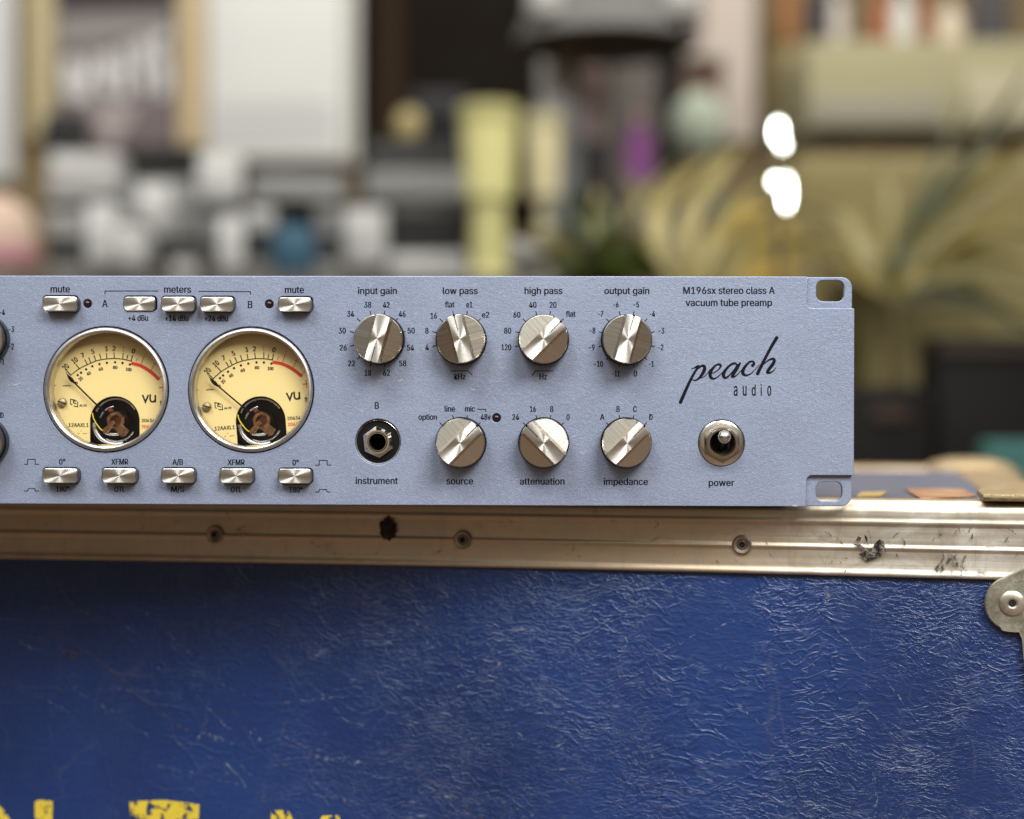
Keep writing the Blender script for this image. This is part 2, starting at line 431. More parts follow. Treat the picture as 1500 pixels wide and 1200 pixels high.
# ------------------------------------------------------------------ the two frames: preamp and case
XR = (1250 - 750) * S
YAW, ROLL = R(.95), R(-.14)
PM = Matrix.Translation((XR, 0, 0)) @ Matrix.Rotation(-YAW, 4, 'Z') @ Matrix.Rotation(-ROLL, 4, 'Y') @ Matrix.Rotation(R(90), 4, 'X')
PMI = PM.inverted()
CAMP = Vector((0, -D, 0))
def hit(mi, px, py, axis, off=0.):
    o = mi @ CAMP; d = (mi.to_3x3() @ Vector(((px - 750) / F, 1, (600 - py) / F)))
    t = (off - o[axis]) / d[axis]; return o + d * t
def PP(px, py, z=0.):
    p = hit(PMI, px, py, 2, z); return (p.x, p.y)
TH = math.atan(.224)
CM = Matrix.Translation((XR, .009, 0)) @ Matrix.Rotation(-TH, 4, 'Z')     # x along the case front, y backwards, z up
CMI = CM.inverted()
def CP(px, py, y=0.):
    p = hit(CMI, px, py, 1, y); return (p.x, p.z)

# ------------------------------------------------------------------ setting
FLOOR = -.535
floor_m = plain('brown_floorboards', (.075, .040, .019), .55, 0, .3, 3, .001)
bm = bmesh.new(); bm_box(bm, -5, 5, -4, 5.2, FLOOR - .05, FLOOR); tag(finish('floor', bm, floor_m), kind='structure')

# ------------------------------------------------------------------ flight case
ZT = -.0352; XC = .083; XL = -.66; DEPTH = .40; ZB = FLOOR + .001
case = empty('flight_case', CM @ Matrix.Translation((0, 0, 0)))
tag(case, 'worn blue vinyl flight case with dented metal edge rail and yellow stencil paint', 'flight case')
def bow(x):      # the old rail is bowed a little
    t = (x + .14) / .22
    return .0007 * max(-1.5, 1 - t * t)
RPROF = [(.0, -.0640), (-.0010, -.0653), (-.0020, -.0650), (-.0024, -.0641), (-.0019, -.0632), (-.0016, -.0624), (-.0015, -.0618), (-.0015, -.0556), (-.0015, -.0550), (-.0019, -.0545), (-.0021, -.0539), (-.0019, -.0533),
         (-.0015, -.0528), (-.0015, -.0522), (-.0015, -.0458), (-.0015, -.0452), (-.0020, -.0447), (-.0022, -.0440), (-.0021, -.0433), (-.0018, -.0426), (-.0018, -.0420), (-.0018, -.0401), (-.0017, -.0394), (-.0012, -.0378), (.0005, -.0362), (.0028, -.0353), (.0050, -.0352),
         (.0105, -.0352), (.0160, -.0352), (.0165, -.0357)]
bm = bmesh.new(); nx = 150; rows = []
rr = random.Random(3)
dents = [(rr.uniform(-.02, XC), rr.uniform(-.045, -.035), rr.uniform(.004, .009), rr.uniform(.0001, .0003)) for _ in range(9)] + \
        [(rr.uniform(-.45, 0), rr.uniform(-.064, -.036), rr.uniform(.004, .012), rr.uniform(.00004, .00012)) for _ in range(14)] + [(.012, -.0545, .0045, .0003)]
for i in range(nx * 2 + 1):
    x = XL + (XC - XL) * i / (nx * 2); row = []
    for y, z in RPROF:
        dy = 0.
        for dx, dz, dr, da in dents:
            q = ((x - dx) ** 2 + (z - dz) ** 2) / dr ** 2
            if q < 9: dy += da * math.exp(-q)
        k = (ZT - z) / .0315
        row.append(bm.verts.new((x, y + dy * (1 if y < .004 else 0), z + bow(x) * max(0, k))))
    rows.append(row)
for a, b in zip(rows, rows[1:]):
    for j in range(len(RPROF) - 1): bm.faces.new((a[j], a[j + 1], b[j + 1], b[j]))
rail = finish('edge_rail', bm, M['rail'], case, smooth=60)
rail['label'] = 'ribbed aluminium edge rail, dented and stained by the corner'
bm = bmesh.new()
bm_box(bm, XL, XC - .001, .0, .012, ZB, -.040)
finish('front_panel', bm, M['vinyl'], case, smooth=0)
lid_m = plain('grey_case_top', (.10, .10, .125), .6, 0, .25, 20, .0005, .25)
bm = bmesh.new(); bm_box(bm, XL, XC - .003, .004, DEPTH, ZT - .012, ZT - .0012)
finish('top_panel', bm, lid_m, case, smooth=0)
bm = bmesh.new(); bm_box(bm, XL, XC - .002, .0125, DEPTH - .002, ZB + .001, ZT - .0125)
finish('body', bm, plain('case_ply', (.03, .05, .16), .6), case, smooth=0)
bm = bmesh.new(); bm_box(bm, XL, XC, DEPTH - .03, DEPTH + .002, ZT - .03, ZT + .0005, .003)
o = finish('edge_rail', bm, M['rail'], case)
bm = bmesh.new(); bm_box(bm, XC - .028, XC + .002, .032, DEPTH - .032, ZT - .032, ZT, .003)
o = finish('edge_rail', bm, M['rail'], case)
# rear ball corner, rusty sticker, tape on the top
ball_m = m_chrome('tarnished_corner', (.38, .29, .165), .5)
bm = bmesh.new(); bm_lathe(bm, [(.0, .0062), (.012, .0058), (.022, .0035), (.030, -.002), (.0335, -.010), (.034, -.022), (.0, -.022)], 32)
finish('ball_corner', bm, ball_m, case, loc=(XC - .018, DEPTH - .016, ZT))
def top_pt(px, py):
    p = hit(CMI, px, py, 2, ZT - .001); return (p.x, p.y)
rust = Mat('rusty_sticker', (.42, .17, .05), .7)
rust.set('Base Color', rust.mix(rust.rng(rust.noise(rust.co(), 60, 5, .65), .4, .6), (.25, .10, .035), (.34, .21, .10)))
bm = bmesh.new(); bm_prism(bm, [top_pt(1325, 718), top_pt(1408, 718), top_pt(1430, 728), top_pt(1350, 733)], ZT - .001, ZT - .0004)
finish('sticker', bm, rust.m, case, smooth=0)
bm = bmesh.new(); bm_prism(bm, [top_pt(1262, 723), top_pt(1300, 722), top_pt(1290, 728), top_pt(1255, 729)], ZT - .001, ZT - .0003)
finish('sticker', bm, plain('amber_tape', (.45, .30, .10), .5), case, smooth=0)
# rivets on the rail
def rivet(px, py, rpx, parent=case, y=-.0022, mat=None):
    x, z = CP(px, py, y); r = rpx * S
    bm = bmesh.new(); bm_lathe(bm, [(r, -.0003), (r, .0004), (r * .86, .0009), (r * .55, .0006), (r * .52, .0002), (r * .42, .0008), (r * .34, .0008), (r * .32, -.0006)], 40)
    o = finish('rivet', bm, mat or M['rail'], parent, loc=(x, y, z), rot=(R(90), 0, 0))
    bm = bmesh.new(); bm_lathe(bm, [(0, .0001), (r * .33, .0001)], 20)
    finish('rivet_hole', bm, M['pit'], o, loc=(0, 0, -.0001), smooth=0)
    return o
dull = plain('dull_rivet', (.30, .24, .17), .4, .9, .25, 300)
for px, py in ((315, 783), (678, 790.5), (1087, 798)): rivet(px, py, 14.5, mat=dull)
# torn holes in the rail
def rag(px, py, pts, name, mat, y=-.0021, lift=.0006):
    bm = bmesh.new(); vs = [bm.verts.new((CP(px + a, py + b, y)[0], y, CP(px + a, py + b, y)[1])) for a, b in pts]
    bm.faces.new(vs); finish(name, bm, mat, case, smooth=0)
hole = Mat('torn_hole_edge', (.02, .015, .01), .8); f = hole.noise(hole.co(), 300, 5, .7, .4); hole.set('Base Color', hole.mix(hole.rng(f, .45, .68), (.007, .005, .004), (.085, .060, .040))); hole.bump(f, .8, .002)
rag(568, 774, [(-13, -7), (-10, -11), (-6, -11), (-5, -15), (-1, -16), (1, -20), (4, -13), (8, -12), (9, -8), (13, -7), (12, 0), (14, 4), (10, 8), (11, 13), (6, 15), (3, 19), (-3, 16), (-6, 17), (-9, 11), (-12, 8), (-11, 2)], 'torn_hole', hole.m, y=-.0026)
scar = Mat('torn_metal', (.1, .08, .06), .5, .7); f = scar.noise(scar.co(), 330, 5, .7, .5)
scar.set('Base Color', scar.mix(scar.rng(f, .40, .62), (.020, .016, .012), (.30, .25, .19))); scar.bump(f, .9, .002); scar_m = scar.m
def zz(pts): return [(1125 + x * .3 - 1275, 600 + y * .3 - 803) for x, y in pts]
rag(1275, 803, zz([(500, 700), (520, 655), (545, 633), (566, 646), (575, 690), (555, 715), (520, 728), (482, 742), (455, 716), (440, 706), (466, 700), (458, 680), (425, 664), (412, 655), (450, 658), (482, 682)]), 'torn_hole', scar_m, y=-.0027)
rag(1275, 803, zz([(470, 612), (484, 622), (492, 662), (480, 652)]), 'scratch_mark', scar_m, y=-.0026)
rag(1275, 803, zz([(440, 618), (455, 626), (450, 646), (430, 638)]), 'scratch_mark', scar_m, y=-.0026)
# corner bracket with lobes
def bracket():
    def lob(cx, cy, r, a0, a1, n=18): return [(cx + r * math.cos(R(a0 + (a1 - a0) * i / n)), cy + r * math.sin(R(a0 + (a1 - a0) * i / n))) for i in range(n + 1)]
    pts = [(1575, 742), (1572, 800), (1500, 832), (1463, 849)] + lob(1482, 884, 40, -122, -266, 26) + [(1494, 925), (1499, 936), (1501, 960)] + lob(1534, 985, 38, -220, -330) + [(1575, 960)]
    bm = bmesh.new(); P = [CP(a, b, -.0030) for a, b in pts]
    P = [(p[0], p[1]) for p in P]
    bm_prism(bm, P, 0, .0022, .0005)
    o = finish('corner_bracket', bm, M['lobe'], case, loc=(0, -.0006, 0), rot=(R(90), 0, 0), smooth=24)
    o['label'] = 'tarnished corner bracket with rounded rivet lobes'
    x, z = CP(1483, 884, -.0034); r = 18 * S
    bm = bmesh.new(); bm_lathe(bm, [(r, 0), (r, .0005), (r * .85, .0010), (r * .5, .0011), (r * .42, .0011), (r * .30, .0006), (r * .28, -.0003)], 40)
    rv = finish('rivet', bm, plain('pale_rivet', (.62, .55, .43), .35, .9, .2, 400), o, loc=(x, z, .0022))
    bm = bmesh.new(); bm_lathe(bm, [(0, 0), (r * .31, 0)], 20); h = finish('rivet_hole', bm, M['pit'], o, loc=(x, z, .0026), smooth=0)
    # flange over the top of the case
    bm = bmesh.new(); bm_box(bm, .050, XC + .003, -.0034, .034, ZT + .0002, ZT + .0030, .001)
    f = finish('bracket_flange', bm, ball_m, case)
bracket()
# yellow stencilled lettering, only the tops are in the picture
def stencil(pts, z=-.0004):
    bm = bmesh.new(); bm.faces.new([bm.verts.new((CP(a, b, z)[0], z, CP(a, b, z)[1])) for a, b in pts])
    finish('stencil_lettering', bm, M['stencil'], case, smooth=0)
arc = [(-22 + 50 * math.cos(R(a)), 1262 + 90 * math.sin(R(a))) for a in range(-90, 91, 10)]
arc2 = [(-22 + 26 * math.cos(R(a)), 1262 + 64 * math.sin(R(a))) for a in range(90, -91, -10)]
stencil(arc + arc2)
stencil([(51, 1174), (62, 1171), (77, 1174), (76, 1325), (130, 1325), (130, 1350), (51, 1350)])
stencil([(190, 1174), (240, 1172), (292, 1178), (291, 1200), (256, 1202), (256, 1350), (226, 1350), (226, 1202), (190, 1198)])
stencil([(397, 1187), (422, 1187), (450, 1240), (472, 1195), (498, 1194), (498, 1352), (474, 1352), (474, 1250), (448, 1290), (421, 1250), (421, 1352), (397, 1352)])
# pale scuffs and a brown drag mark on the vinyl, and bright creases painted as pale strokes
scuff_glint_m = Mat('pale_scuff_glint', (.34, .36, .42), .6)
brown_m = Mat('brown_scuff', (.105, .095, .08), .7)
for mm, lo in ((scuff_glint_m, .46), (brown_m, .38)):
    tr = mm.n('BsdfTransparent'); mx = mm.n('MixShader'); f = mm.noise(mm.co(), 420, 4, .7)
    mm.link(mm.rng(f, lo, lo + .22, 0, .55 if mm is scuff_glint_m else .36), mx.inputs[0]); mm.link(tr.outputs[0], mx.inputs[1]); mm.link(mm.b.outputs[0], mx.inputs[2]); mm.link(mx.outputs[0], mm.t.nodes['Material Output'].inputs[0])
def mark(pts, w, mat):
    fine = []          # a scratch wanders and swells
    for k, p in enumerate(spline([(a, b, w) for a, b in pts], 6)): fine.append((p.x + rr.gauss(0, 1.3), p.y + rr.gauss(0, 1.3), max(.5, w * rr.uniform(.35, 1.5))))
    bm = bmesh.new(); bm_stroke(bm, fine, lambda a, b: CP(a, b, -.0003), 0)
    for v in bm.verts: v.co = Vector((v.co.x, -.0003 - v.co.z, v.co.y))
    finish('scuff_crease_mark', bm, mat.m, case, smooth=0)
mark([(75, 920), (125, 955), (185, 1000), (225, 1035), (275, 1070)], 3.2, brown_m)
mark([(560, 1112), (610, 1130), (660, 1165), (705, 1200), (730, 1222)], 3.4, brown_m)
mark([(215, 1120), (290, 1132), (360, 1152)], 2.6, scuff_glint_m)
mark([(300, 1102), (340, 1128), (362, 1155)], 2.0, scuff_glint_m)
mark([(455, 1108), (490, 1112), (525, 1118)], 6, scuff_glint_m)
mark([(287, 1086), (300, 1074), (330, 1086)], 4, scuff_glint_m)
mark([(365, 1078), (372, 1066), (378, 1082)], 3, scuff_glint_m)
mark([(1278, 1130), (1284, 1160), (1282, 1190), (1280, 1205)], 3.2, scuff_glint_m)
mark([(1208, 858), (1212, 872), (1210, 884)], 5, scuff_glint_m)
mark([(97, 955), (108, 960)], 9, brown_m)
mark([(413, 890), (414, 980), (412, 1060), (415, 1115)], 1.3, brown_m)
mark([(1300, 1000), (1312, 1016), (1330, 1040)], 2.2, scuff_glint_m)
mark([(890, 910), (915, 935), (960, 985), (1000, 1030)], 1.8, scuff_glint_m)
mark([(662, 1010), (700, 990), (745, 968)], 2.4, scuff_glint_m)

for pts in ([(0, 580), (150, 550), (310, 490)], [(440, 710), (600, 640), (860, 585)], [(700, 770), (850, 730), (1050, 690)], [(400, 550), (250, 640), (180, 690)], [(740, 620), (850, 730), (900, 760)],
            [(1000, 840), (1100, 930), (1200, 1000)], [(350, 950), (430, 1030), (490, 1090)], [(660, 860), (740, 930), (830, 1010)], [(740, 920), (860, 840), (930, 830)], [(460, 540), (560, 500), (640, 510)],
            [(900, 590), (1000, 700), (1040, 740)], [(1100, 1060), (1150, 1050), (1200, 1058)], [(90, 1060), (200, 1050), (260, 1062)], [(500, 760), (560, 740), (640, 760)]):
    mark([(750 + x / 2, 600 + y / 2) for x, y in pts], 1.7, scuff_glint_m)  # long creases, their light-catching ridges painted as pale strokes
for q in range(46):      # short hairline scratches over the smoother left half
    x0 = rr.uniform(20, 800); y0 = rr.uniform(900, 1170); l = rr.uniform(15, 60); a = rr.choice((rr.gauss(-.15, .15), rr.gauss(.6, .15)))
    mark([(x0 - l * math.cos(a), y0 - l * math.sin(a)), (x0, y0 + rr.uniform(-3, 3)), (x0 + l * math.cos(a), y0 + l * math.sin(a))], rr.uniform(.7, 1.5), scuff_glint_m if q % 4 else brown_m)
# dark scrapes on the rail beside the corner
scrape_m = Mat('dark_scrape', (.10, .085, .065), .5, .6)
tr = scrape_m.n('BsdfTransparent'); mx = scrape_m.n('MixShader'); f = scrape_m.noise(scrape_m.co((1, 1, .5)), 700, 4, .7)
scrape_m.link(scrape_m.rng(f, .44, .60, 0, .8), mx.inputs[0]); scrape_m.link(tr.outputs[0], mx.inputs[1]); scrape_m.link(scrape_m.b.outputs[0], mx.inputs[2]); scrape_m.link(mx.outputs[0], scrape_m.t.nodes['Material Output'].inputs[0])
def scrape(pts, y=-.00255):
    bm = bmesh.new(); bm_stroke(bm, pts, lambda a, b: CP(a, b, y), 0)
    for v in bm.verts: v.co = Vector((v.co.x, y - v.co.z, v.co.y))
    finish('scratch_mark', bm, scrape_m.m, case, smooth=0)
for q in range(34):
    px = rr.uniform(1190, 1500) if q > 8 else rr.uniform(1370, 1420); py = rr.choice((rr.uniform(772, 796), rr.uniform(806, 838))); l = rr.uniform(3, 11); a = rr.uniform(-1.2, 1.2); w = rr.uniform(1, 5)
    scrape([(px - a * l, py - l * .6, .5), (px, py, w), (px + a * l * .6, py + l * .6, .6)])
for q in range(30):
    px = rr.uniform(10, 1180); py = 742 + px * .016 + rr.uniform(12, 72); l = rr.uniform(3, 9); a = rr.uniform(-1.6, 1.6)
    scrape([(px - a * l, py - l * .5, .4), (px, py, rr.uniform(.6, 2.0)), (px + a * l, py + l * .5, .4)])
scrape([(1378, 806, 1), (1386, 818, 10), (1376, 834, 12)]); scrape([(1392, 812, 2), (1400, 826, 12), (1408, 842, 3)]); scrape([(1414, 812, 2), (1412, 826, 9), (1416, 838, 3)])
scrape([(1270, 772, .6), (1275, 786, 1.2), (1277, 800, .6)]); scrape([(1205, 826, .6), (1240, 818, 1.2), (1262, 812, .6)]); scrape([(1321, 788, 1), (1324, 796, 6), (1323, 802, 2)])
for px0, py0 in ((840, 806), (205, 772), (330, 756), (420, 802), (455, 800), (960, 770), (560, 806)): scrape([(px0, py0 - 8, .5), (px0 + rr.uniform(-6, 6), py0, rr.uniform(1, 3)), (px0 + rr.uniform(-12, 12), py0 + 7, .5)])

# ------------------------------------------------------------------ preamp
amp = empty('rack_preamp', PM)
tag(amp, 'light blue rack preamp with two yellow round meters on the blue flight case', 'preamp')
uR, _ = PP(1251.3, 570); uE, _ = PP(1249.6, 420); vT = PP(640, 404.6)[1]; vB = PP(640, 740.3)[1]; uL = uR - .4826
def px_r(r): return r * S
KN = [  # cx, cy, pointer angle (clockwise from up), description
    (553.5, 496.6, 195), (674.5, 497, -15), (796.3, 496.9, 45), (918.9, 497.2, 15),
    (674.3, 648.8, 45), (796.5, 649, -45), (918.3, 649.1, 45), (-33, 496, 15), (-34, 648, 45)]
METERS = [(155.3, 570.6, 0.), (367.6, 571.3, -4.4)]
BTN = [  # x0, y0, x1, y1, height
    (62, 434.4, 113, 456, .0050), (180.8, 434.8, 227.5, 455.6, .0008), (235.8, 435, 285, 456.2, .0046), (292.8, 435.2, 342, 456.6, .0046), (407.3, 435.6, 456, 456.8, .0046),
    (62, 686.2, 113.5, 708, .0050), (149, 686.3, 199.5, 708, .0048), (236, 686.4, 285, 708, .0046), (321.5, 686.6, 370.5, 708.2, .0046), (407.3, 687, 456, 708.6, .0046)]
LEDS = [(128, 444.9), (394.2, 445.6), (727.3, 612.3)]
JACK = (553.6, 647.4); TOG = (1056.8, 649.2)
# front plate with its cut-outs
e0 = PP(1182, 452)[0]; vt1 = PP(1182, 451.5)[1]; vb1 = PP(1182, 696.5)[1]; rn = .0022
def fillet(cx, cy, a0, a1, r=rn, n=6): return [(cx + r * math.cos(R(a0 + (a1 - a0) * i / n)), cy + r * math.sin(R(a0 + (a1 - a0) * i / n))) for i in range(n + 1)]
outer = [(uL, vT)] + [(e0, vT)] + fillet(e0 + rn, vt1 + rn, 180, 270) + fillet(uR - .0006, vt1 - .0006, 90, 0, .0006, 3) + fillet(uR - .0006, vb1 + .0006, 0, -90, .0006, 3) + fillet(e0 + rn, vb1 - rn, 90, 180) + [(e0, vB), (uL, vB)]
loops = [outer]
for cx, cy, _ in METERS: loops.append(circ(*PP(cx, cy), px_r(93.2), 96))
for cx, cy in LEDS: loops.append(circ(*PP(cx, cy), px_r(6.4), 24))
loops.append(circ(*PP(*JACK), px_r(33.6), 64)); loops.append(circ(*PP(*TOG), px_r(34.2), 64))
for x0, y0, x1, y1, h in BTN:
    a = PP(x0 + .2, y1 + .5); b = PP(x1 + 2.6, y0 - 1.2); loops.append(rrect(a[0], a[1], b[0], b[1], .0017))
me = plate(loops, -.0040, 0, .00032)
# ears: a thinner plate behind, with rounded corners and slots
ear = rrect(e0 - .03, vB + .0001, uE, vT - .0001, .0040, 8)
def slot(x0, y0, x1, y1): a = PP(x0, y1, -.0019); b = PP(x1, y0, -.0019); return rrect(a[0], a[1], b[0], b[1], .0026, 8)
me2 = plate([ear, slot(1195.6, 410.8, 1236.8, 441.6), slot(1195.0, 706, 1233.8, 734)], -.0048, -.0019, .0003)
bm = bmesh.new(); bm.from_mesh(me); bm.from_mesh(me2)
front = finish('front_panel', bm, M['panel'], amp, smooth=50)
# chassis behind it, resting on the case
bm = bmesh.new()
zt = (PMI @ Vector((0, 0, ZT + .0006))).y
rest = max((PMI @ (CM @ Vector((x, .1, ZT + .0006)))).y for x in (-.5, 0))
bm_box(bm, uL + .022, e0 - .006, rest, vT - .002, -.25, -.0215, .001)
finish('chassis', bm, M['chassis'], amp)
bm = bmesh.new()        # inner frame that joins chassis and panel, behind the controls
bm_box(bm, uL + .022, e0 - .006, rest + .0004, vT - .0025, -.0214, -.0175)
bm_box(bm, uL + .022, uL + .024, rest + .0004, vT - .0025, -.0174, -.0042); bm_box(bm, e0 - .008, e0 - .006, rest + .0004, vT - .0025, -.0174, -.0042)
bm_box(bm, uL + .0245, e0 - .0085, rest + .0004, rest + .002, -.0174, -.0042); bm_box(bm, uL + .0245, e0 - .0085, vT - .0045, vT - .0025, -.0174, -.0042)
finish('inner_frame', bm, M['black'], amp, smooth=0)

# ---- printing on the panel
ZI = .00006
bm = bmesh.new()
TXT = [  # string, x0, x1, base line, capital height
    ('mute', 74, 102.6, 428.4, 10), ('meters', 240.3, 280.2, 428.9, 10), ('A', 149.6, 157.8, 450, 10.6), ('B', 363, 370, 451.4, 10.6),
    ('+4 dBu', 187.8, 217, 470, 8.4), ('+14 dBu', 241.5, 276.3, 470.4, 8.4), ('+24 dBu', 299.3, 334, 470.7, 8.4), ('mute', 417.3, 445.4, 429.4, 10),
    ('input gain', 524.3, 581.4, 430.8, 9.8), ('low pass', 648.6, 699.9, 430.8, 9.8), ('high pass', 768.3, 824, 430.8, 9.8), ('output gain', 885.2, 951.1, 430.8, 9.8),
    ('38', 533.4, 544, 450.8, 8.4), ('42', 560.8, 571.1, 450.8, 8.4), ('34', 508.6, 518.8, 464, 8.4), ('46', 584, 594.2, 464, 8.4), ('30', 496, 506.7, 488.7, 8.4), ('50', 597, 607.7, 488.7, 8.4),
    ('26', 497.4, 508, 513.5, 8.4), ('54', 596, 606.6, 513.5, 8.4), ('22', 509.9, 520, 536.6, 8.4), ('58', 584.7, 595.2, 536.6, 8.4), ('18', 534, 543.8, 550.5, 8.4), ('62', 561, 571.5, 550.5, 8.4),
    ('flat', 651.7, 665.7, 450.4, 8.4), ('e1', 683, 692.2, 450.4, 8.4), ('e2', 706, 716.7, 465.3, 8.4), ('16', 630.6, 640, 466.8, 8.4), ('8', 622.8, 627.9, 488.7, 8.4), ('4', 622.8, 628.3, 513, 8.4), ('kHz', 665.5, 682.2, 555.9, 8.8),
    ('40', 775, 785.9, 450.8, 8.4), ('20', 805, 815.3, 450.8, 8.4), ('60', 752, 762.4, 465.3, 8.4), ('flat', 828.8, 843.2, 464, 8.4), ('80', 738.3, 749, 488.7, 8.4), ('120', 734.4, 749, 513, 8.4), ('Hz', 790.2, 801.6, 556, 8.8),
    ('-6', 897.9, 906.3, 450.4, 8.4), ('-5', 927.8, 936.2, 450.4, 8.4), ('-7', 875.5, 883.9, 463.9, 8.4), ('-4', 951.5, 959.6, 463.9, 8.4), ('-8', 863.7, 872.3, 488.4, 8.4), ('-3', 964.5, 973.1, 488.7, 8.4),
    ('-9', 862.4, 871.2, 513.1, 8.4), ('-2', 963.4, 972, 513.1, 8.4), ('-10', 869.9, 883.5, 537.3, 8.4), ('-1', 950.7, 957.8, 537.3, 8.4), ('-11', 896.4, 907.8, 551.5, 8.4), ('0', 928.3, 933.4, 551.5, 8.4),
    ('B', 548.9, 555.2, 598.9, 9.7), ('instrument', 520.9, 582.9, 709.1, 9.8), ('option', 612.9, 640.2, 615, 8.4), ('line', 651.2, 666.7, 603, 8.4), ('mic', 681, 696, 603, 8.4), ('48v', 704, 718.9, 615, 8.4), ('source', 653.8, 693.2, 709.6, 9.8),
    ('24', 750.4, 760.5, 615.2, 8.4), ('16', 776.2, 785, 603.5, 8.4), ('8', 805.5, 810.7, 603.5, 8.4), ('0', 829.8, 834.5, 615.2, 8.4), ('attenuation', 761.3, 827.1, 710, 9.8),
    ('A', 878.8, 885.5, 615, 8.4), ('B', 903, 907.9, 603.5, 8.4), ('C', 927.2, 932.9, 603.5, 8.4), ('D', 950.9, 956.2, 615, 8.4), ('impedance', 884.3, 949.4, 710.4, 9.8), ('power', 1038, 1075.7, 712, 9.8),
    ('M196sx stereo class A', 1000.8, 1135, 430.6, 10.2), ('vacuum tube preamp', 1004.2, 1131, 448.4, 10.2),
    ('0°', 86.5, 95.9, 680.5, 8.3), ('XFMR', 163, 188, 680.6, 8.3), ('A/B', 252.5, 268.3, 681, 8.3), ('XFMR', 333.3, 358.6, 681.4, 8.3), ('0°', 428.3, 437.6, 681.7, 8.3),
    ('180°', 82, 101.4, 720.3, 8.3), ('OTL', 167.5, 183.4, 720.7, 8.3), ('M/S', 250.8, 270.1, 720.8, 8.3), ('OTL', 338, 353.9, 721.2, 8.3), ('180°', 423.8, 443.1, 721.5, 8.3),
    ('-4', -.8, 7.3, 461.6, 8.4), ('-3', 12.4, 21, 486.4, 8.4), ('-2', 12.4, 20.6, 511.8, 8.4), ('-1', -.6, 6.6, 533.9, 8.4), ('D', .2, 5.4, 612.4, 8.4)]
for t in TXT: bm_text(bm, t[0], PP, t[1], t[2], t[3], t[4], ZI)
LN = [[(153.8, 431.4), (153.8, 426.4), (232, 426.4)], [(290.8, 426.9), (366.8, 427.3), (366.8, 432)],
      [(660.1, 543.5), (685.9, 543.5), (691.9, 550)], [(779.4, 550), (784.4, 543.5), (811, 543.5)], [(699.3, 599.7), (711.5, 599.7), (711.5, 603.3)],
      [(35, 680.1), (40.6, 680.1), (40.6, 673), (51.6, 673), (51.6, 680.1), (57.4, 680.1)], [(35, 719.3), (40.6, 719.3), (41.2, 716), (51.2, 716), (51.6, 719.3), (57.2, 719.3)],
      [(462, 681.4), (467.6, 681.4), (467.6, 674.5), (479.2, 674.5), (479.2, 681.4), (485, 681.4)], [(461.8, 720.8), (467.2, 720.8), (467.6, 717.2), (478.6, 717.2), (479, 720.8), (484.4, 720.8)]]
for l in LN: bm_line(bm, l, 1.15, PP, ZI)
def ticks(cx, cy, angs, r0=35.5, r1=42.2):
    for a in angs:
        s, c = math.sin(R(a)), -math.cos(R(a)); bm_line(bm, [(cx + r0 * s, cy + r0 * c), (cx + r1 * s, cy + r1 * c)], 1.3, PP, ZI)
full = range(15, 375, 30)
ticks(553, 496.5, full); ticks(674, 496.8, (-105, -75, -45, -15, 15, 45)); ticks(795.8, 496.8, (-105, -75, -45, -15, 15, 45)); ticks(918, 497, full)
for cx, cy in ((674, 649), (796, 649), (917.8, 649)): ticks(cx, cy, (-45, -15, 15, 45))
ticks(-33, 496, (45, 75, 105, 135)); 
let = finish('printed_lettering', bm, M['ink'], front, smooth=0)
# script logo with the small wide-spaced word under it
bm = bmesh.new(); lz = 0
LG = [[(148, 965, 40), (195, 858, 38), (252, 730, 34), (305, 625, 30), (352, 545, 26), (378, 505, 14)],
      [(290, 536, 8), (330, 520, 16), (368, 500, 26), (385, 492, 16)],
      [(340, 570, 10), (385, 520, 20), (425, 494, 26), (455, 502, 36), (458, 545, 40), (425, 608, 36), (380, 660, 24), (340, 682, 18), (308, 676, 14)],
      [(410, 655, 8), (455, 632, 9), (500, 588, 10), (530, 545, 14)],
      [(535, 592, 10), (590, 578, 12), (645, 535, 16), (668, 495, 26), (645, 474, 26), (605, 488, 22), (560, 535, 32), (532, 590, 40), (540, 640, 36), (575, 662, 22), (625, 640, 14), (680, 590, 9), (710, 550, 8)],
      [(878, 482, 14), (850, 462, 26), (800, 478, 26), (745, 530, 30), (705, 595, 40), (712, 640, 34), (745, 645, 24), (795, 600, 14), (850, 530, 12), (885, 475, 16)],
      [(918, 460, 22), (880, 525, 36), (838, 590, 38), (818, 630, 34), (850, 632, 18), (900, 590, 10), (945, 540, 9), (970, 510, 9)],
      [(1080, 490, 36), (1098, 462, 30), (1080, 436, 22), (1040, 446, 24), (990, 495, 30), (955, 555, 40), (960, 600, 36), (1000, 616, 22), (1055, 596, 14), (1110, 545, 9), (1165, 482, 8)],
      [(1392, 132, 40), (1335, 225, 36), (1270, 345, 34), (1205, 470, 36), (1145, 594, 40)],
      [(1160, 560, 8), (1215, 482, 12), (1280, 425, 18), (1335, 404, 28), (1362, 418, 32), (1345, 468, 38), (1298, 530, 38), (1272, 575, 34), (1300, 586, 22), (1345, 560, 13), (1380, 518, 8)]]
for st in LG: bm_stroke(bm, [(980 + x / 8.824, 480 + y / 8.824, w * 1.12 / 8.824) for x, y, w in st], PP, ZI + lz); lz += 4e-6
xk = 14 * 1.0
for ch, a, b in (('a', 836, 886), ('u', 952, 1003), ('d', 1068, 1120), ('i', 1184, 1200), ('o', 1270, 1322)):
    vs, _ = glyphs(ch); hh = max(v.y for v in glyphs('u')[0])
    bm_text(bm, ch, PP, 980 + a / 8.824, 980 + b / 8.824, 480 + 880 / 8.824, 14.4 * CAP / hh * (.86 if ch in 'di' else 1), ZI, bold=.32)
finish('script_logo', bm, M['ink'], front, smooth=0)
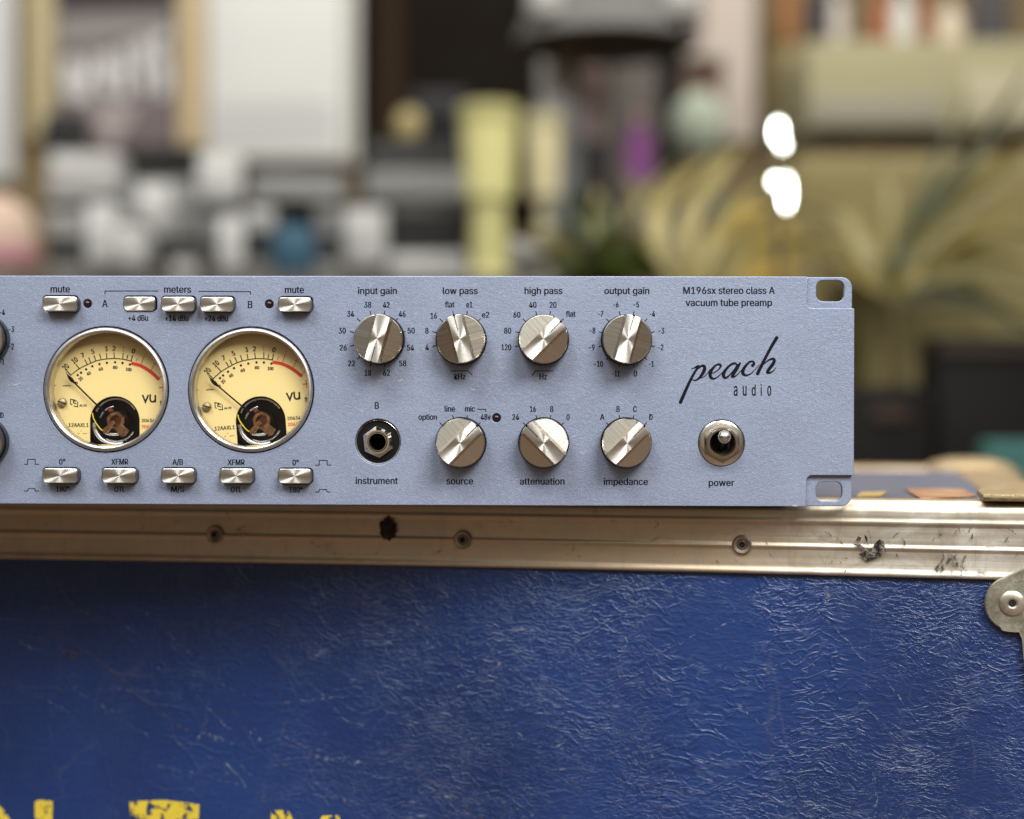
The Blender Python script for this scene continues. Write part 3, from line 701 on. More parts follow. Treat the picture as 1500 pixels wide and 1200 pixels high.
# chips and dents in the paint
bm = bmesh.new()
for pts in ([(582, 557.5, .6), (586, 558, 2), (591, 554.5, .6)], [(17, 562, .6), (23, 564, 2), (31, 560, .6)], [(689, 569.5, .6), (693, 571, 1.8), (697, 570, .6)], [(713, 571, .4), (717, 569, 1)],
            [(586, 714.5, .7), (590, 717, 1.2), (594, 719.5, .6)], [(836, 640, .6), (841, 639.2, 1.8), (846, 638, .6)], [(553, 558, .6), (560, 558, .9)], [(1161, 741, 1.2), (1165, 740.8, 2), (1169, 741, 1)],
            [(816, 561, .5), (826, 564, .6), (838, 565, .5)], [(834, 656, .5), (843, 658, .6)]):
    bm_stroke(bm, pts, PP, ZI)
finish('paint_chip', bm, M['chip'], front, smooth=0)

# ---- knobs
def knob_mesh():
    rad = px_r(35.6); w0, w1 = .29 * rad, .40 * rad; zt, z1, z2 = .0122, .0094, .0078; ch = .00035
    def h(x):
        x = abs(x)
        if x <= w0: return zt
        if x <= w1: return zt + (z1 - zt) * (x - w0) / (w1 - w0)
        return z1 + (z2 - z1) * (x - w1) / (rad - w1)
    angs = sorted(set([2 * math.pi * i / 96 for i in range(96)] + [a for w in (w0, w1) for s in (1, -1) for a in ((math.acos(s * w / rad)) % (2 * math.pi), (-math.acos(s * w / rad)) % (2 * math.pi))]))
    bm = bmesh.new()
    r2 = rad - ch
    def ring(r, zf): return [bm.verts.new((r * math.cos(a), r * math.sin(a), zf(rad * math.cos(a)))) for a in angs]
    top = ring(r2, h); mid = ring(rad, lambda x: h(x) - ch); bot = ring(rad, lambda x: .0012); und = ring(rad * .9, lambda x: .0003)
    n = len(angs)
    for i in range(n):
        j = (i + 1) % n
        f = bm.faces.new((top[i], mid[i], mid[j], top[j])); f.material_index = 1
        f = bm.faces.new((mid[i], bot[i], bot[j], mid[j])); f.material_index = 2
        f = bm.faces.new((bot[i], und[i], und[j], bot[j])); f.material_index = 2
    xs = [math.cos(a) * rad for a in angs]
    def strip(a, b, mi):
        for lo in range(1):
            idx = [i for i in range(n) if a - 1e-9 <= xs[i] <= b + 1e-9]
            vs = [top[i] for i in idx]
            if len(vs) >= 3:
                f = bm.faces.new(vs); f.material_index = mi
    strip(-w0, w0, 0)
    strip(w0, w1, 1); strip(-w1, -w0, 1); strip(w1, rad, 1); strip(-rad, -w1, 1)
    bmesh.ops.recalc_face_normals(bm, faces=bm.faces)
    me = bpy.data.meshes.new('knob'); bm.to_mesh(me); bm.free()
    for m in (M['spunbar'], M['face'], M['side']): me.materials.append(m)
    for p in me.polygons: p.use_smooth = True
    me.set_sharp_from_angle(angle=R(25))
    me2 = bpy.data.meshes.new('pointer_line'); bm = bmesh.new()
    bm_box(bm, -.00016, .00016, rad * .34, rad * .93, zt - .0002, zt + .00003)
    bm_box(bm, -.00045, .00045, rad * .94, rad * 1.012, zt - .0040, zt + .00004)
    bm.to_mesh(me2); bm.free(); me2.materials.append(M['ink'])
    return me, me2
kme, pme = knob_mesh()
klab = ['input gain knob turned to 18', 'low pass knob turned to flat', 'high pass knob turned to flat', 'output gain knob turned to -5', 'source knob turned to 48v', 'attenuation knob turned to 24', 'impedance knob turned to D', None, None]
bm = bmesh.new(); rs = px_r(37.4); bm_lathe(bm, [(rs - .0012, .0002), (rs - .0002, .0002), (rs, .0006), (rs, .0040), (rs - .0003, .0044), (px_r(35.7), .0044)], 72)
sk = bpy.data.meshes.new('skirt'); bmesh.ops.recalc_face_normals(bm, faces=bm.faces); bm.to_mesh(sk); bm.free(); sk.materials.append(M['black'])
for (cx, cy, a), lb in zip(KN, klab):
    u, v = PP(cx, cy, .009)
    k = link('knob', kme, None, amp, (u, v, 0), (0, 0, -R(a)))
    if lb: k['label'] = lb
    link('pointer_line', pme, None, k); link('skirt', sk, None, k)

# ---- push buttons
for x0, y0, x1, y1, hgt in BTN:
    a = PP(x0, y1, hgt); b = PP(x1, y0, hgt); cx, cy = (a[0] + b[0]) / 2, (a[1] + b[1]) / 2; hw, hh = (b[0] - a[0]) / 2, (b[1] - a[1]) / 2
    pts = []
    for sx_, sy_, a0 in ((1, 1, 0), (-1, 1, 90), (-1, -1, 180), (1, -1, 270)):
        for i in range(7):
            t = R(a0 + 90 * i / 6); pts.append((sx_ * (hw - .0014) + .0014 * math.cos(t), sy_ * (hh - .0019) + .0019 * math.sin(t)))
    bm = bmesh.new(); bm_prism(bm, pts, -.006, hgt, .00035)
    for f in bm.faces:
        if abs(f.normal.z) < .3: f.material_index = 1
    bm.normal_update()
    for f in bm.faces: f.material_index = 1 if abs(f.normal.z) < .3 else 0
    o = finish('push_button', bm, None, amp, (cx, cy, 0), smooth=30, mats=[M['spun'], M['side']])
    if hgt < .002: o['label'] = 'pressed-in +4 dBu meter button'

# ---- indicator lights
for cx, cy in LEDS:
    u, v = PP(cx, cy); r = px_r(5.2)
    bm = bmesh.new(); bm_lathe(bm, [(r, -.003), (r, -.0002), (r * .9, .0003), (r * .6, .0008), (0, .0010)], 32)
    o = finish('indicator_light', bm, M['led'], amp, (u, v, 0), smooth=60)
    bm = bmesh.new(); bm_lathe(bm, [(r * 1.01, -.0005), (r * 1.24, -.0004), (r * 1.24, -.003)], 32)
    finish('holder_ring', bm, M['black'], o)

# ---- meters
def meter(cx, cy, tilt):
    u, v = PP(cx, cy); r1, r0 = px_r(91.6), px_r(84)
    bm = bmesh.new()
    bm_lathe(bm, [(r1, -.004), (r1, .0002), (r1 - .0002, .0008), (r1 - .0008, .0013), (r1 - .0013, .0013), (r0 + .0003, .0002), (r0, -.0004), (r0, -.0072), (r1 - .0003, -.0074)], 128)
    b = finish('vu_meter', bm, M['ring'], amp, (u, v, 0), smooth=40)
    bm = bmesh.new(); bm_lathe(bm, [(r1 + .0002, -.0032), (px_r(95), -.0034), (px_r(95), -.0174), (r0, -.0174)], 96); finish('meter_can', bm, M['pit'], b, smooth=0)
    zd = -.0064
    q = 1 / 6 * S * 1.012            # the dial lies deeper than the bezel
    dx, dy = 574, 606
    t = R(tilt); cs, sn = math.cos(t), math.sin(t)
    def g(x, y):
        x, y = (x - dx) * q, (y - dy) * q; return (x * cs - y * sn, -(x * sn + y * cs))
    arch = [(393, 1092)] + [(393, 900)] + [(614 + 221 * math.cos(R(a)), 885 + 221 * math.sin(R(a))) for a in range(-178, -1, 6)] + [(835, 900), (835, 1092)]
    dl = circ(0, 0, px_r(90), 96)
    pts = [g(x, y) for x, y in arch]
    me = plate([dl, pts], zd - .0006, zd, .00004)
    d = link('dial_face', me, M['dial'], b)
    bm = bmesh.new()
    z = zd + .00005
    # scale arc and ticks
    piv = Vector((616, 875)); 
    A = [(222, 480), (262, 448), (308, 416), (365, 388), (445, 354), (530, 336), (612, 331), (690, 338), (762, 354)]
    bm_stroke(bm, [(x, y, 9) for x, y in A], g, z)
    for a, c in (((297, 420), (266, 380)), ((369, 384), (346, 340)), ((398, 366), (381, 322)), ((444, 348), (427, 303)), ((491, 336), (478, 290)), ((543, 330), (539, 283)), ((609, 328), (606, 278)),
                 ((683, 332), (688, 280)), ((721, 338), (727, 300)), ((759, 348), (771, 300)), ((222, 480), (190, 440))): bm_line(bm, [a, c], 9, g, z + 3e-6)
    for s_, x, y, w, h, ro in (('20', 178, 406, 52, 50, -48), ('10', 257, 348, 52, 46, -36), ('7', 329, 302, 28, 42, -24), ('5', 418, 268, 28, 44, -14), ('3', 537, 246, 26, 44, -6), ('2', 607, 243, 30, 44, 0), ('1', 689, 246, 10, 44, 5), ('0', 779, 265, 32, 44, 14)):
        bm_text(bm, s_, g, x - w / 2, x + w / 2, y + h / 2, h, z, R(ro), 2.8)
    for s_, x, y, w, h, ro in (('20', 310, 510, 38, 30, -42), ('40', 382, 463, 40, 28, -28), ('60', 489, 424, 42, 28, -10), ('80', 617, 410, 42, 28, 0), ('100', 736, 427, 54, 28, 8), ('0', 275, 545, 16, 24, -45)):
        bm_text(bm, s_, g, x - w / 2, x + w / 2, y + h / 2, h, z, R(ro), 2.4)
    for x, y in ((284, 478), (313, 457), (359, 427), (414, 400), (477, 380), (543, 369), (616, 364), (681, 370), (747, 384)):
        bm.faces.new([bm.verts.new((*g(x + 11 * math.cos(a * math.pi / 8), y + 11 * math.sin(a * math.pi / 8)), z)) for a in range(16)])
    bm_line(bm, [(153, 573), (222, 573)], 8, g, z)
    # vu
    bm_line(bm, [(860, 652), (886, 714), (912, 652)], 15, g, z)
    bm_stroke(bm, [(928, 652, 15), (928, 690, 15), (936, 708, 15), (952, 713, 15), (966, 706, 15), (972, 690, 15)], g, z); bm_line(bm, [(973, 652), (973, 718)], 15, g, z + 4e-6)
    # maker's mark
    bm_line(bm, [(262, 700), (222, 690), (222, 735), (236, 742)], 8, g, z); bm_line(bm, [(285, 712), (285, 758), (248, 752)], 8, g, z + 3e-6); bm_line(bm, [(278, 706), (246, 708), (246, 724), (274, 732)], 9, g, z + 5e-6)
    bm_text(bm, 'AL20', g, 299, 366, 756, 19, z, 0, 1.8)
    bm_text(bm, '12AAXL1', g, 202, 382, 936, 34, z, 0, 1.7); bm_text(bm, '20634/7', g, 851, 1005, 893, 30, z, 0, 1.8)
    for a in ([(285, 994), (302, 994)], [(330, 994), (370, 994)], [(315, 966), (315, 976)], [(842, 999), (868, 999)], [(895, 998), (905, 998)], [(75, 570), (90, 570)]): bm_line(bm, a, 4, g, z)
    finish('dial_marking', bm, M['ink'], b, smooth=0)
    bm = bmesh.new()
    bm_stroke(bm, [(770, 375, 30), (830, 390, 30), (890, 420, 30), (950, 463, 30), (998, 508, 30)], g, z + 8e-6)
    bm_line(bm, [(801, 358), (815, 325)], 6, g, z); bm_line(bm, [(845, 386), (870, 318)], 6, g, z); bm_line(bm, [(935, 434), (966, 382)], 6, g, z); bm_line(bm, [(1003, 508), (1046, 464)], 6, g, z)
    bm_text(bm, '1', g, 875, 885, 318, 38, z, R(22)); bm_text(bm, '2', g, 964, 994, 384, 40, z, R(34))
    bm_line(bm, [(1008, 586), (1076, 586)], 9, g, z); bm_line(bm, [(1042, 552), (1042, 622)], 9, g, z + 3e-6)
    bm_text(bm, '20631', g, 851, 966, 946, 30, z, 0, 1.8)
    for f in bm.faces: pass
    finish('red_marking', bm, M['redink'], b, smooth=0)
    # movement behind the arch
    bm = bmesh.new(); c0 = g(614, 900); r = 232 * q
    bm_lathe(bm, [(0, -.0168), (r, -.0168), (r, -.0072)], 48, (c0[0], c0[1], 0)); 
    bm_box(bm, c0[0] - r, c0[0] + r, c0[1] - r * 1.0, c0[1] - .001, -.0170, -.0166)
    mv = finish('meter_movement', bm, M['black'], b, smooth=40)
    bm = bmesh.new(); ct = g(625, 880)
    bm_lathe(bm, [(84 * q, -.014), (84 * q, -.0062), (76 * q, -.0056), (50 * q, -.0056), (44 * q, -.0062), (44 * q, -.010), (0, -.010)], 40, (ct[0], ct[1], 0))
    finish('copper_hub', bm, M['copper'], mv, smooth=40)
    bm = bmesh.new()
    for pl in ([(512, 960), (560, 912), (606, 905), (600, 935), (560, 985), (520, 995)], [(640, 920), (690, 918), (745, 968), (715, 1010), (680, 1022), (625, 965)]):
        bm_prism(bm, [g(x, y) for x, y in pl][::-1], -.0066, -.0052, .0002)
    bm_prism(bm, [g(x, y) for x, y in [(590, 880), (618, 878), (628, 902), (575, 950), (555, 935)]][::-1], -.0056, -.0042, .0002)
    finish('copper_lug', bm, M['copper'], mv, smooth=0)
    bm = bmesh.new()
    for rr_, y0_, a0_, a1_, wd in ((200, 893, 70, 178, .0011), (176, 890, 30, 120, .0004), (196, 880, 205, 330, .0005), (150, 905, 200, 262, .00045)):
        bm_tube(bm, [(*g(614 + rr_ * math.cos(R(a)), y0_ + rr_ * math.sin(R(a))), -.0085) for a in [a0_ + (a1_ - a0_) * i / 16 for i in range(17)]], wd)
    bm_tube(bm, [(*g(x, y), -.0068) for x, y in [(530, 990), (575, 1000), (612, 1002), (650, 998)]], .0006)
    finish('steel_arc', bm, M['steel'], mv, smooth=60)
    bm = bmesh.new(); bm_prism(bm, [g(x, y) for x, y in [(552, 770), (582, 764), (612, 792), (572, 806)]][::-1], -.0062, -.0052)
    finish('red_lug', bm, plain('red_lacquer', (.16, .025, .015), .3), mv, smooth=0)
    bm = bmesh.new(); bm_tube(bm, [(*g(x, y), -.0060) for x, y, *_ in [(p.x, p.y) for p in spline([(418, 812, 0), (428, 860, 0), (455, 910, 0), (490, 955, 0), (530, 982, 0)])]], .00022)
    finish('yellow_wire', bm, M['wire'], mv, smooth=60)
    # needle
    bm = bmesh.new()
    f2 = g
    bm_stroke(bm, [(545, 808, 18), (470, 742, 16), (380, 655, 14), (280, 556, 14)], f2, -.0040); bm_stroke(bm, [(280, 556, 12), (245, 522, 34), (222, 496, 26), (206, 472, 8), (192, 448, 4)], f2, -.00399)
    bmesh.ops.solidify(bm, geom=bm.faces[:], thickness=.00018)
    finish('needle', bm, M['black'], b, smooth=0)
    # dial screws
    for x, y in ((152, 720), (1058, 722)):
        c = g(x, y); r = 39 * q
        bm = bmesh.new(); bm_lathe(bm, [(r, zd), (r, zd + .0008), (r * .85, zd + .0013), (r * .4, zd + .0016), (0, zd + .0017)], 32, (c[0], c[1], 0))
        sc = finish('dial_screw', bm, M['brass'], b, smooth=60)
        bm = bmesh.new(); bm_box(bm, -r * .95, r * .95, -.00022, .00022, zd + .0010, zd + .00172); finish('screw_slot', bm, M['pit'], sc, (c[0], c[1], 0), (0, 0, R(-18)), smooth=0)
    bm = bmesh.new(); bm_lathe(bm, [(0, -.0003), (r0 - .00005, -.0003)], 96)
    finish('meter_glass', bm, M['glass'], b, smooth=0)
for mt in METERS: meter(*mt)

def hexa(r, rot, n=6): return [(r * math.cos(R(rot + 60 * i)), r * math.sin(R(rot + 60 * i))) for i in range(n)]
def nut(bm, r, rot, z0, z1, hole, cham):
    """hexagon nut with a bored hole and dished top corners"""
    hx = []
    for i in range(6):
        a = Vector(hexa(r, rot)[i]); b = Vector(hexa(r, rot)[(i + 1) % 6])
        for k in range(8): hx.append(a.lerp(b, k / 8))
    n = len(hx); ri = r * .74
    def ring(f, z): return [bm.verts.new((*f(p), z(p) if callable(z) else z)) for p in hx]
    lo = ring(lambda p: p, z0); md = ring(lambda p: p, lambda p: z1 - cham * max(0, (p.length - ri) / (r - ri)) - .0002)
    tp = ring(lambda p: p.normalized() * min(p.length * .97, ri), z1); ho = ring(lambda p: p.normalized() * (hole + .0003), z1); h2 = ring(lambda p: p.normalized() * hole, z1 - .0003); h3 = ring(lambda p: p.normalized() * hole, z0)
    for a, b in ((lo, md), (md, tp), (tp, ho), (ho, h2), (h2, h3)):
        for i in range(n): bm.faces.new((a[i], a[(i + 1) % n], b[(i + 1) % n], b[i]))
# ---- instrument jack
u, v = PP(*JACK)
bm = bmesh.new(); bm_lathe(bm, [(px_r(33.2), -.0012), (px_r(33.2), -.0009), (px_r(31.5), -.0007), (px_r(30.8), -.0012)], 64)
jk = finish('jack_socket', bm, M['chrome'], amp, (u, v, 0))
bm = bmesh.new(); bm_lathe(bm, [(px_r(33), -.0030), (px_r(33), -.0016), (px_r(14), -.0014), (px_r(14), -.006)], 64); finish('washer', bm, M['black'], jk)
bm = bmesh.new(); nut(bm, px_r(23.6), 96, -.0014, .0016, px_r(13.6), .0013); finish('hex_nut', bm, M['nut'], jk, smooth=30)
bm = bmesh.new(); bm_lathe(bm, [(px_r(13.7), .0006), (px_r(13.5), .0019), (px_r(12.8), .0020), (px_r(12.3), .0017), (px_r(12.2), -.010), (0, -.010)], 48); finish('jack_bore', bm, None, jk, mats=[M['pit']])
bm = bmesh.new(); bm_lathe(bm, [(px_r(13.7), .0017), (px_r(13.5), .0022), (px_r(12.7), .0022), (px_r(12.3), .0018)], 48); finish('bore_rim', bm, M['nut'], jk)
# ---- power toggle
u, v = PP(*TOG)
bm = bmesh.new(); bm_lathe(bm, [(px_r(33.6), -.0030), (px_r(33.6), -.0004), (px_r(33.0), .0000), (px_r(31), .0003), (px_r(16), .0003)], 64)
tg = finish('power_switch', bm, M['chrome'], amp, (u, v, 0))
bm = bmesh.new(); nut(bm, px_r(29.5), 92, .0003, .0034, px_r(22), .0014); finish('hex_nut', bm, m_chrome('aged_nickel', (.50, .42, .31), .16), tg, smooth=30)
bm = bmesh.new(); bm_lathe(bm, [(px_r(22), .0010), (px_r(22), .0044), (px_r(21), .0050), (px_r(19), .0050), (px_r(14.5), .0031), (px_r(13.5), .0026), (px_r(13.2), -.004), (0, -.004)], 56)
for f in bm.faces:
    f.material_index = 1 if max(vv.co.z for vv in f.verts) < .0027 and max(vv.co.xy.length for vv in f.verts) < px_r(14.4) else 0
finish('bushing', bm, None, tg, mats=[m_chrome('dark_nickel', (.42, .35, .26), .16), M['pit']])
bm = bmesh.new(); dv = Vector((.03, .42, 1)).normalized()
L = [(-.001, .0014), (.002, .0015), (.0050, .0019), (.0075, .0024), (.0090, .0025), (.0101, .0020), (.0107, .0010), (.01085, .0002)]
bm_tube(bm, [dv * a - Vector((0, .0008, 0)) for a, _ in L], [r for _, r in L], 24); finish('lever', bm, M['chrome'], tg, smooth=60)

# ------------------------------------------------------------------ the shop behind, far out of focus
def W(px, py, Z): return ((px - 750) * Z / F, Z - D, (600 - py) * Z / F)
_cm = {}
def cm(col, rough=.6):
    k = (col, rough)
    if k not in _cm: _cm[k] = plain('paint_' + '_'.join('%02d' % int(c * 99) for c in col), col, rough, 0, .08, 5, 0, .12)
    return _cm[k]
TABLE = W(0, 402, 2.68)[2]
wall_y = 3.75
def wall_seg(x0, x1, z0, z1, col, y0=wall_y, name='wall'):
    bm = bmesh.new(); bm_box(bm, x0, x1, y0, y0 + .1, z0, z1); return tag(finish(name, bm, cm(col), smooth=0), kind='structure')
wall_seg(-4.5, 4.5, FLOOR, 3.2, (.23, .17, .09))
def box(name, label, cat, x0, y0, x1, y1, Z, col, depth=.25, bev=.006, group=None, rough=.6, down=None, parts=None):
    """a box seen between pixel corners at distance Z; down: z its base reaches (a support), else where drawn"""
    a = W(x0, y1, Z); b = W(x1, y0, Z); zb = a[2] if down is None else down
    o = empty(name, loc=((a[0] + b[0]) / 2, a[1], zb)); tag(o, label, cat, group)
    hw = (b[0] - a[0]) / 2; h = b[2] - zb
    bm = bmesh.new(); bm_box(bm, -hw, hw, 0, depth, 0, h, min(bev, hw * .4, h * .4)); finish('body', bm, cm(col, rough), o)
    for pn, fx0, fy0, fx1, fy1, pc in parts or ():      # flat fittings on the front, in fractions of the face
        bm = bmesh.new(); bm_box(bm, -hw + 2 * hw * fx0, -hw + 2 * hw * fx1, -.008, .002, h * (1 - fy1), h * (1 - fy0), .002); finish(pn, bm, cm(pc), o)
    return o
def mesh_part(name, bm, mat, parent, smooth=40): return finish(name, bm, mat, parent, smooth=smooth)
# the counter they stand on
a = W(-160, 399, 2.7); b = W(905, 399, 2.7)
cnt = empty('counter', loc=((a[0] + b[0]) / 2, 2.05, FLOOR)); tag(cnt, 'long dark counter carrying the grey boxes behind the preamp', 'counter')
hw = (b[0] - a[0]) / 2
bm = bmesh.new(); bm_box(bm, -hw, hw, 0, .95, TABLE - FLOOR - .04, TABLE - FLOOR, .004); finish('countertop', bm, cm((.10, .085, .07)), cnt)
bm = bmesh.new(); bm_box(bm, -hw + .05, hw - .05, .05, .90, 0, TABLE - FLOOR - .041); finish('body', bm, cm((.05, .045, .04)), cnt)
# things on the far wall
def flat(name, label, cat, x0, y0, x1, y1, col, off=.03, Z=None, parts=(), rough=.7):
    Zw = wall_y + D - off
    a = W(x0, y1, Zw); b = W(x1, y0, Zw)
    o = empty(name, loc=(a[0], a[1], a[2])); tag(o, label, cat)
    bm = bmesh.new(); bm_box(bm, 0, b[0] - a[0], 0, off - .002, 0, b[2] - a[2], .003); finish('board', bm, cm(col, rough), o)
    for pn, poly, c in parts:
        bm = bmesh.new(); P = [((W(x, y, Zw)[0] - a[0]), (W(x, y, Zw)[2] - a[2])) for x, y in poly]
        bm.faces.new([bm.verts.new((p[0], -.004, p[1])) for p in P]); finish(pn, bm, cm(c, rough), o, smooth=0)
    return o
flat('window_panel', 'narrow pale panel at the far left of the wall', 'panel', -60, -60, 20, 262, (.74, .74, .70))
flat('door_post', 'pale cream wooden post left of the purple grey poster', 'post', 40, -60, 78, 200, (.62, .52, .30), .05)
flat('poster', 'purple grey poster with blurred white lettering on the far wall', 'poster', 82, -40, 256, 216, (.22, .18, .18), .03, parts=[
    ('dark_band', [(82, -40), (256, -40), (256, 14), (82, 14)], (.06, .05, .055)),
    ('white_lettering', [(90, 90), (118, 84), (122, 112), (132, 80), (142, 78), (128, 146), (110, 150), (96, 136)], (.74, .73, .68)), ('white_lettering', [(144, 86), (166, 74), (172, 100), (168, 140), (150, 134), (143, 110)], (.74, .73, .68)),
    ('white_lettering', [(176, 70), (190, 66), (192, 138), (178, 142)], (.74, .73, .68)), ('white_lettering', [(197, 64), (218, 54), (224, 84), (212, 92), (222, 132), (204, 128)], (.74, .73, .68)), ('white_lettering', [(226, 52), (248, 42), (248, 62), (236, 68), (248, 90), (248, 136), (228, 144), (230, 112), (226, 90)], (.74, .73, .68)),
    ('grey_band', [(86, 24), (252, 18), (252, 40), (200, 52), (140, 62), (86, 70)], (.34, .31, .29)),
    ('pale_emblem', [(128, 150), (206, 150), (170, 216), (158, 216)], (.44, .38, .35))])
flat('door_post', 'tan wooden post between the purple grey poster and the white board', 'post', 260, -60, 300, 225, (.66, .52, .31), .05)
flat('white_board', 'large blank white board on the far wall', 'board', 304, -60, 506, 232, (.84, .83, .77), .05, parts=[('paper_row', [(312, 150), (490, 150), (490, 212), (312, 212)], (.64, .63, .60))])
flat('white_post', 'white post between the blank white board and the dark doorway', 'post', 509, -60, 523, 240, (.70, .68, .60), .07)
flat('door', 'near black slab standing in for the dark doorway beside the white board', 'door', 526, -60, 786, 330, (.007, .004, .0015), .03, parts=[('brown_strip', [(556, -60), (590, -60), (590, 250), (556, 250)], (.035, .02, .008))])  # darkness inside the open doorway put in as a near-black slab
flat('door', 'dark charcoal door behind the black hat and pale pillar', 'door', 788, -60, 1000, 330, (.020, .017, .015), .03)
flat('bookcase', 'pinkish white bookcase left of the olive shelf', 'bookcase', 1002, -60, 1108, 205, (.66, .56, .47), .06, parts=[
    ('dark_gap', [(1002, 84), (1060, 84), (1060, 112), (1002, 112)], (.05, .03, .02)), ('rust_panel', [(1002, 112), (1058, 112), (1058, 205), (1002, 205)], (.20, .12, .09)), ('grey_panel', [(1002, -60), (1030, -60), (1030, 60), (1002, 60)], (.25, .21, .19))])
flat('post', 'orange brown post between bookcase and olive shelf', 'post', 1140, -60, 1172, 62, (.40, .19, .08), .05)
flat('post', 'dark olive post right of the pinkish bookcase', 'post', 1110, 40, 1136, 190, (.12, .085, .035), .05)
flat('post', 'pale olive post under the orange brown post', 'post', 1138, 64, 1182, 240, (.36, .29, .14), .04)

# boxes and gear heaped on the counter
T = TABLE
TONE = lambda v: 'black' if v < .07 else 'charcoal' if v < .16 else 'mid grey' if v < .33 else 'pale cream'
ORD = ['lowest', 'second', 'third', 'fourth', 'fifth', 'sixth']
STACKS = [  # x0, x1, distance, where, [(top, tone) from the counter upwards]
    (66, 122, 2.80, 'at the left end of the counter', [(382, .20), (352, .025), (308, .28), (296, .03), (285, .26)]),
    (124, 168, 2.82, 'right of the leftmost stack', [(386, .09), (294, .47), (285.2, .22)]),
    (171, 206, 2.72, 'left of the tall cream box', [(388, .05), (328, .44), (320, .10)]),
    (200, 248, 3.00, 'under the poster\'s right edge', [(345, .10), (267, .48)]),
    (251, 291, 2.85, 'under the tan post', [(380, .40), (362, .14), (349, .025), (262, .25)]),
    (294, 318, 2.80, 'under the white board\'s left edge', [(362, .07), (310, .17), (297, .03), (288.2, .27)]),
    (320, 356, 2.80, 'two stacks left of the blue jar', [(394, .08), (315, .44), (308, .18), (297, .03), (288.2, .24)]),
    (360, 400, 2.80, 'directly left of the blue jar', [(381, .18), (345, .04), (336, .09), (304, .36), (294.4, .10)]),
    (405, 457, 2.90, 'behind the blue jar', [(306, .09), (294.4, .03)]),
    (461, 496, 2.80, 'directly right of the blue jar', [(384, .27), (345, .05), (306, .20), (294.4, .10)]),
    (502, 565, 2.85, 'under the white post', [(386, .09), (304, .40), (294, .12)]),
    (570, 684, 2.85, 'left of the yellow canisters', [(370, .38), (352, .06), (338, .025), (294, .07)]),
    (534, 684, 3.30, 'in front of the dark doorway', [(290, .10), (248, .26), (206, .075)]),
    (178, 290, 3.30, 'below the purple grey poster', [(262, .22), (212, .035)]),
    (748, 796, 2.75, 'right of the yellow stem', [(372, .20), (350, .36)]),
]
def stack_item(x0, x1, Z, z0, ytop, v, label, slim):
    z1 = W(0, ytop, Z)[2]; a = W(x0, 0, Z); b = W(x1, 0, Z); hw = (b[0] - a[0]) / 2; h = z1 - z0; dp = .10
    o = empty('gear_box', loc=((a[0] + b[0]) / 2, a[1], z0)); tag(o, label, 'box', 'boxes and gear stacked on the counter')
    v = v * 1.12 if v > .3 else v * .5 if v < .16 else v * .9
    c = (v, v * .985, v * .92)
    bm = bmesh.new(); bm_box(bm, -hw, hw, 0, dp, 0, h - .0004, min(.003, h * .2)); finish('body', bm, cm(tuple(round(q, 3) for q in c)), o)
    if h > .02:
        c2 = tuple(round(min(.8, q * (1.3 if v > .15 else 2.2)), 3) for q in c)
        bm = bmesh.new(); bm_box(bm, -hw * .85, hw * .1, -.003, .001, h * .5, h * .85, .001); finish('paper_label' if v > .15 else 'front_strip', bm, cm(c2), o)
    return z1
for x0, x1, Z, where, items in STACKS:
    z = T + .0005
    for i, (yt, v) in enumerate(items):
        z = stack_item(x0, x1, Z, z, yt, v, '%s %s box, %s up in the stack %s' % ('thin' if (i and items[i - 1][0] - yt < 20) else 'thick', TONE(v), ORD[i], where) if len(items) > 1 else '%s box %s' % (TONE(v), where), 0) + .0003
def bridge(x0, x1, y0, y1, Z, v, label):
    stack_item(x0, x1, Z, W(0, y0, Z)[2], y1, v, label, 0)
bridge(70, 170, 284.4, 222, 2.81, .38, 'broad light grey box bridging the two leftmost stacks')
bridge(290, 352, 287.5, 226, 2.81, .46, 'tall off white box under the left side of the board')
bridge(368, 500, 293.6, 256, 2.82, .27, 'wide mid grey amplifier bridging the stacks beside the blue jar')
bridge(356, 490, 255.4, 237, 2.83, .05, 'flat dark amplifier on the wide mid grey one')
box('black_case', 'small black case in front of the purple grey poster', 'case', 62, 166, 118, 221.4, 2.82, (.03, .03, .03), depth=.06, parts=[('handle', .35, .1, .65, .16, (.1, .1, .1))])
box('loudspeaker', 'dark loudspeaker standing before the dark doorway', 'loudspeaker', 604, 132, 684, 205.4, 3.32, (.035, .035, .036), depth=.08, parts=[('speaker_cone', .2, .35, .8, .85, (.015, .015, .015))])
# black folder, blue cushion, peach bundle
bm = bmesh.new(); p = W(440, 398, 2.72); bm_lathe(bm, [(0, 0), (.030, 0), (.040, .03), (.038, .06), (.026, .082), (0, .088)], 24)
tag(finish('blue_jar', bm, cm((.045, .095, .135)), loc=(W(430, 398, 2.72)[0], p[1], T + .0005)), 'round blue jar among the grey boxes', 'jar')
bm = bmesh.new(); bm_lathe(bm, [(0, 0), (.055, 0), (.072, .03), (.074, .08), (.06, .115), (.03, .135), (0, .14)], 28)
o = empty('cloth_bundle', loc=(W(-12, 398, 2.75)[0], W(0, 398, 2.75)[1], T + .0005)); tag(o, 'peach coloured cloth bundle at the far left of the counter', 'bundle')
finish('cloth', bm, cm((.52, .38, .29)), o); bm = bmesh.new(); bm_lathe(bm, [(.0675, .018), (.0755, .03), (.0765, .045), (.0735, .05)], 28); finish('pink_band', bm, cm((.45, .22, .24)), o)
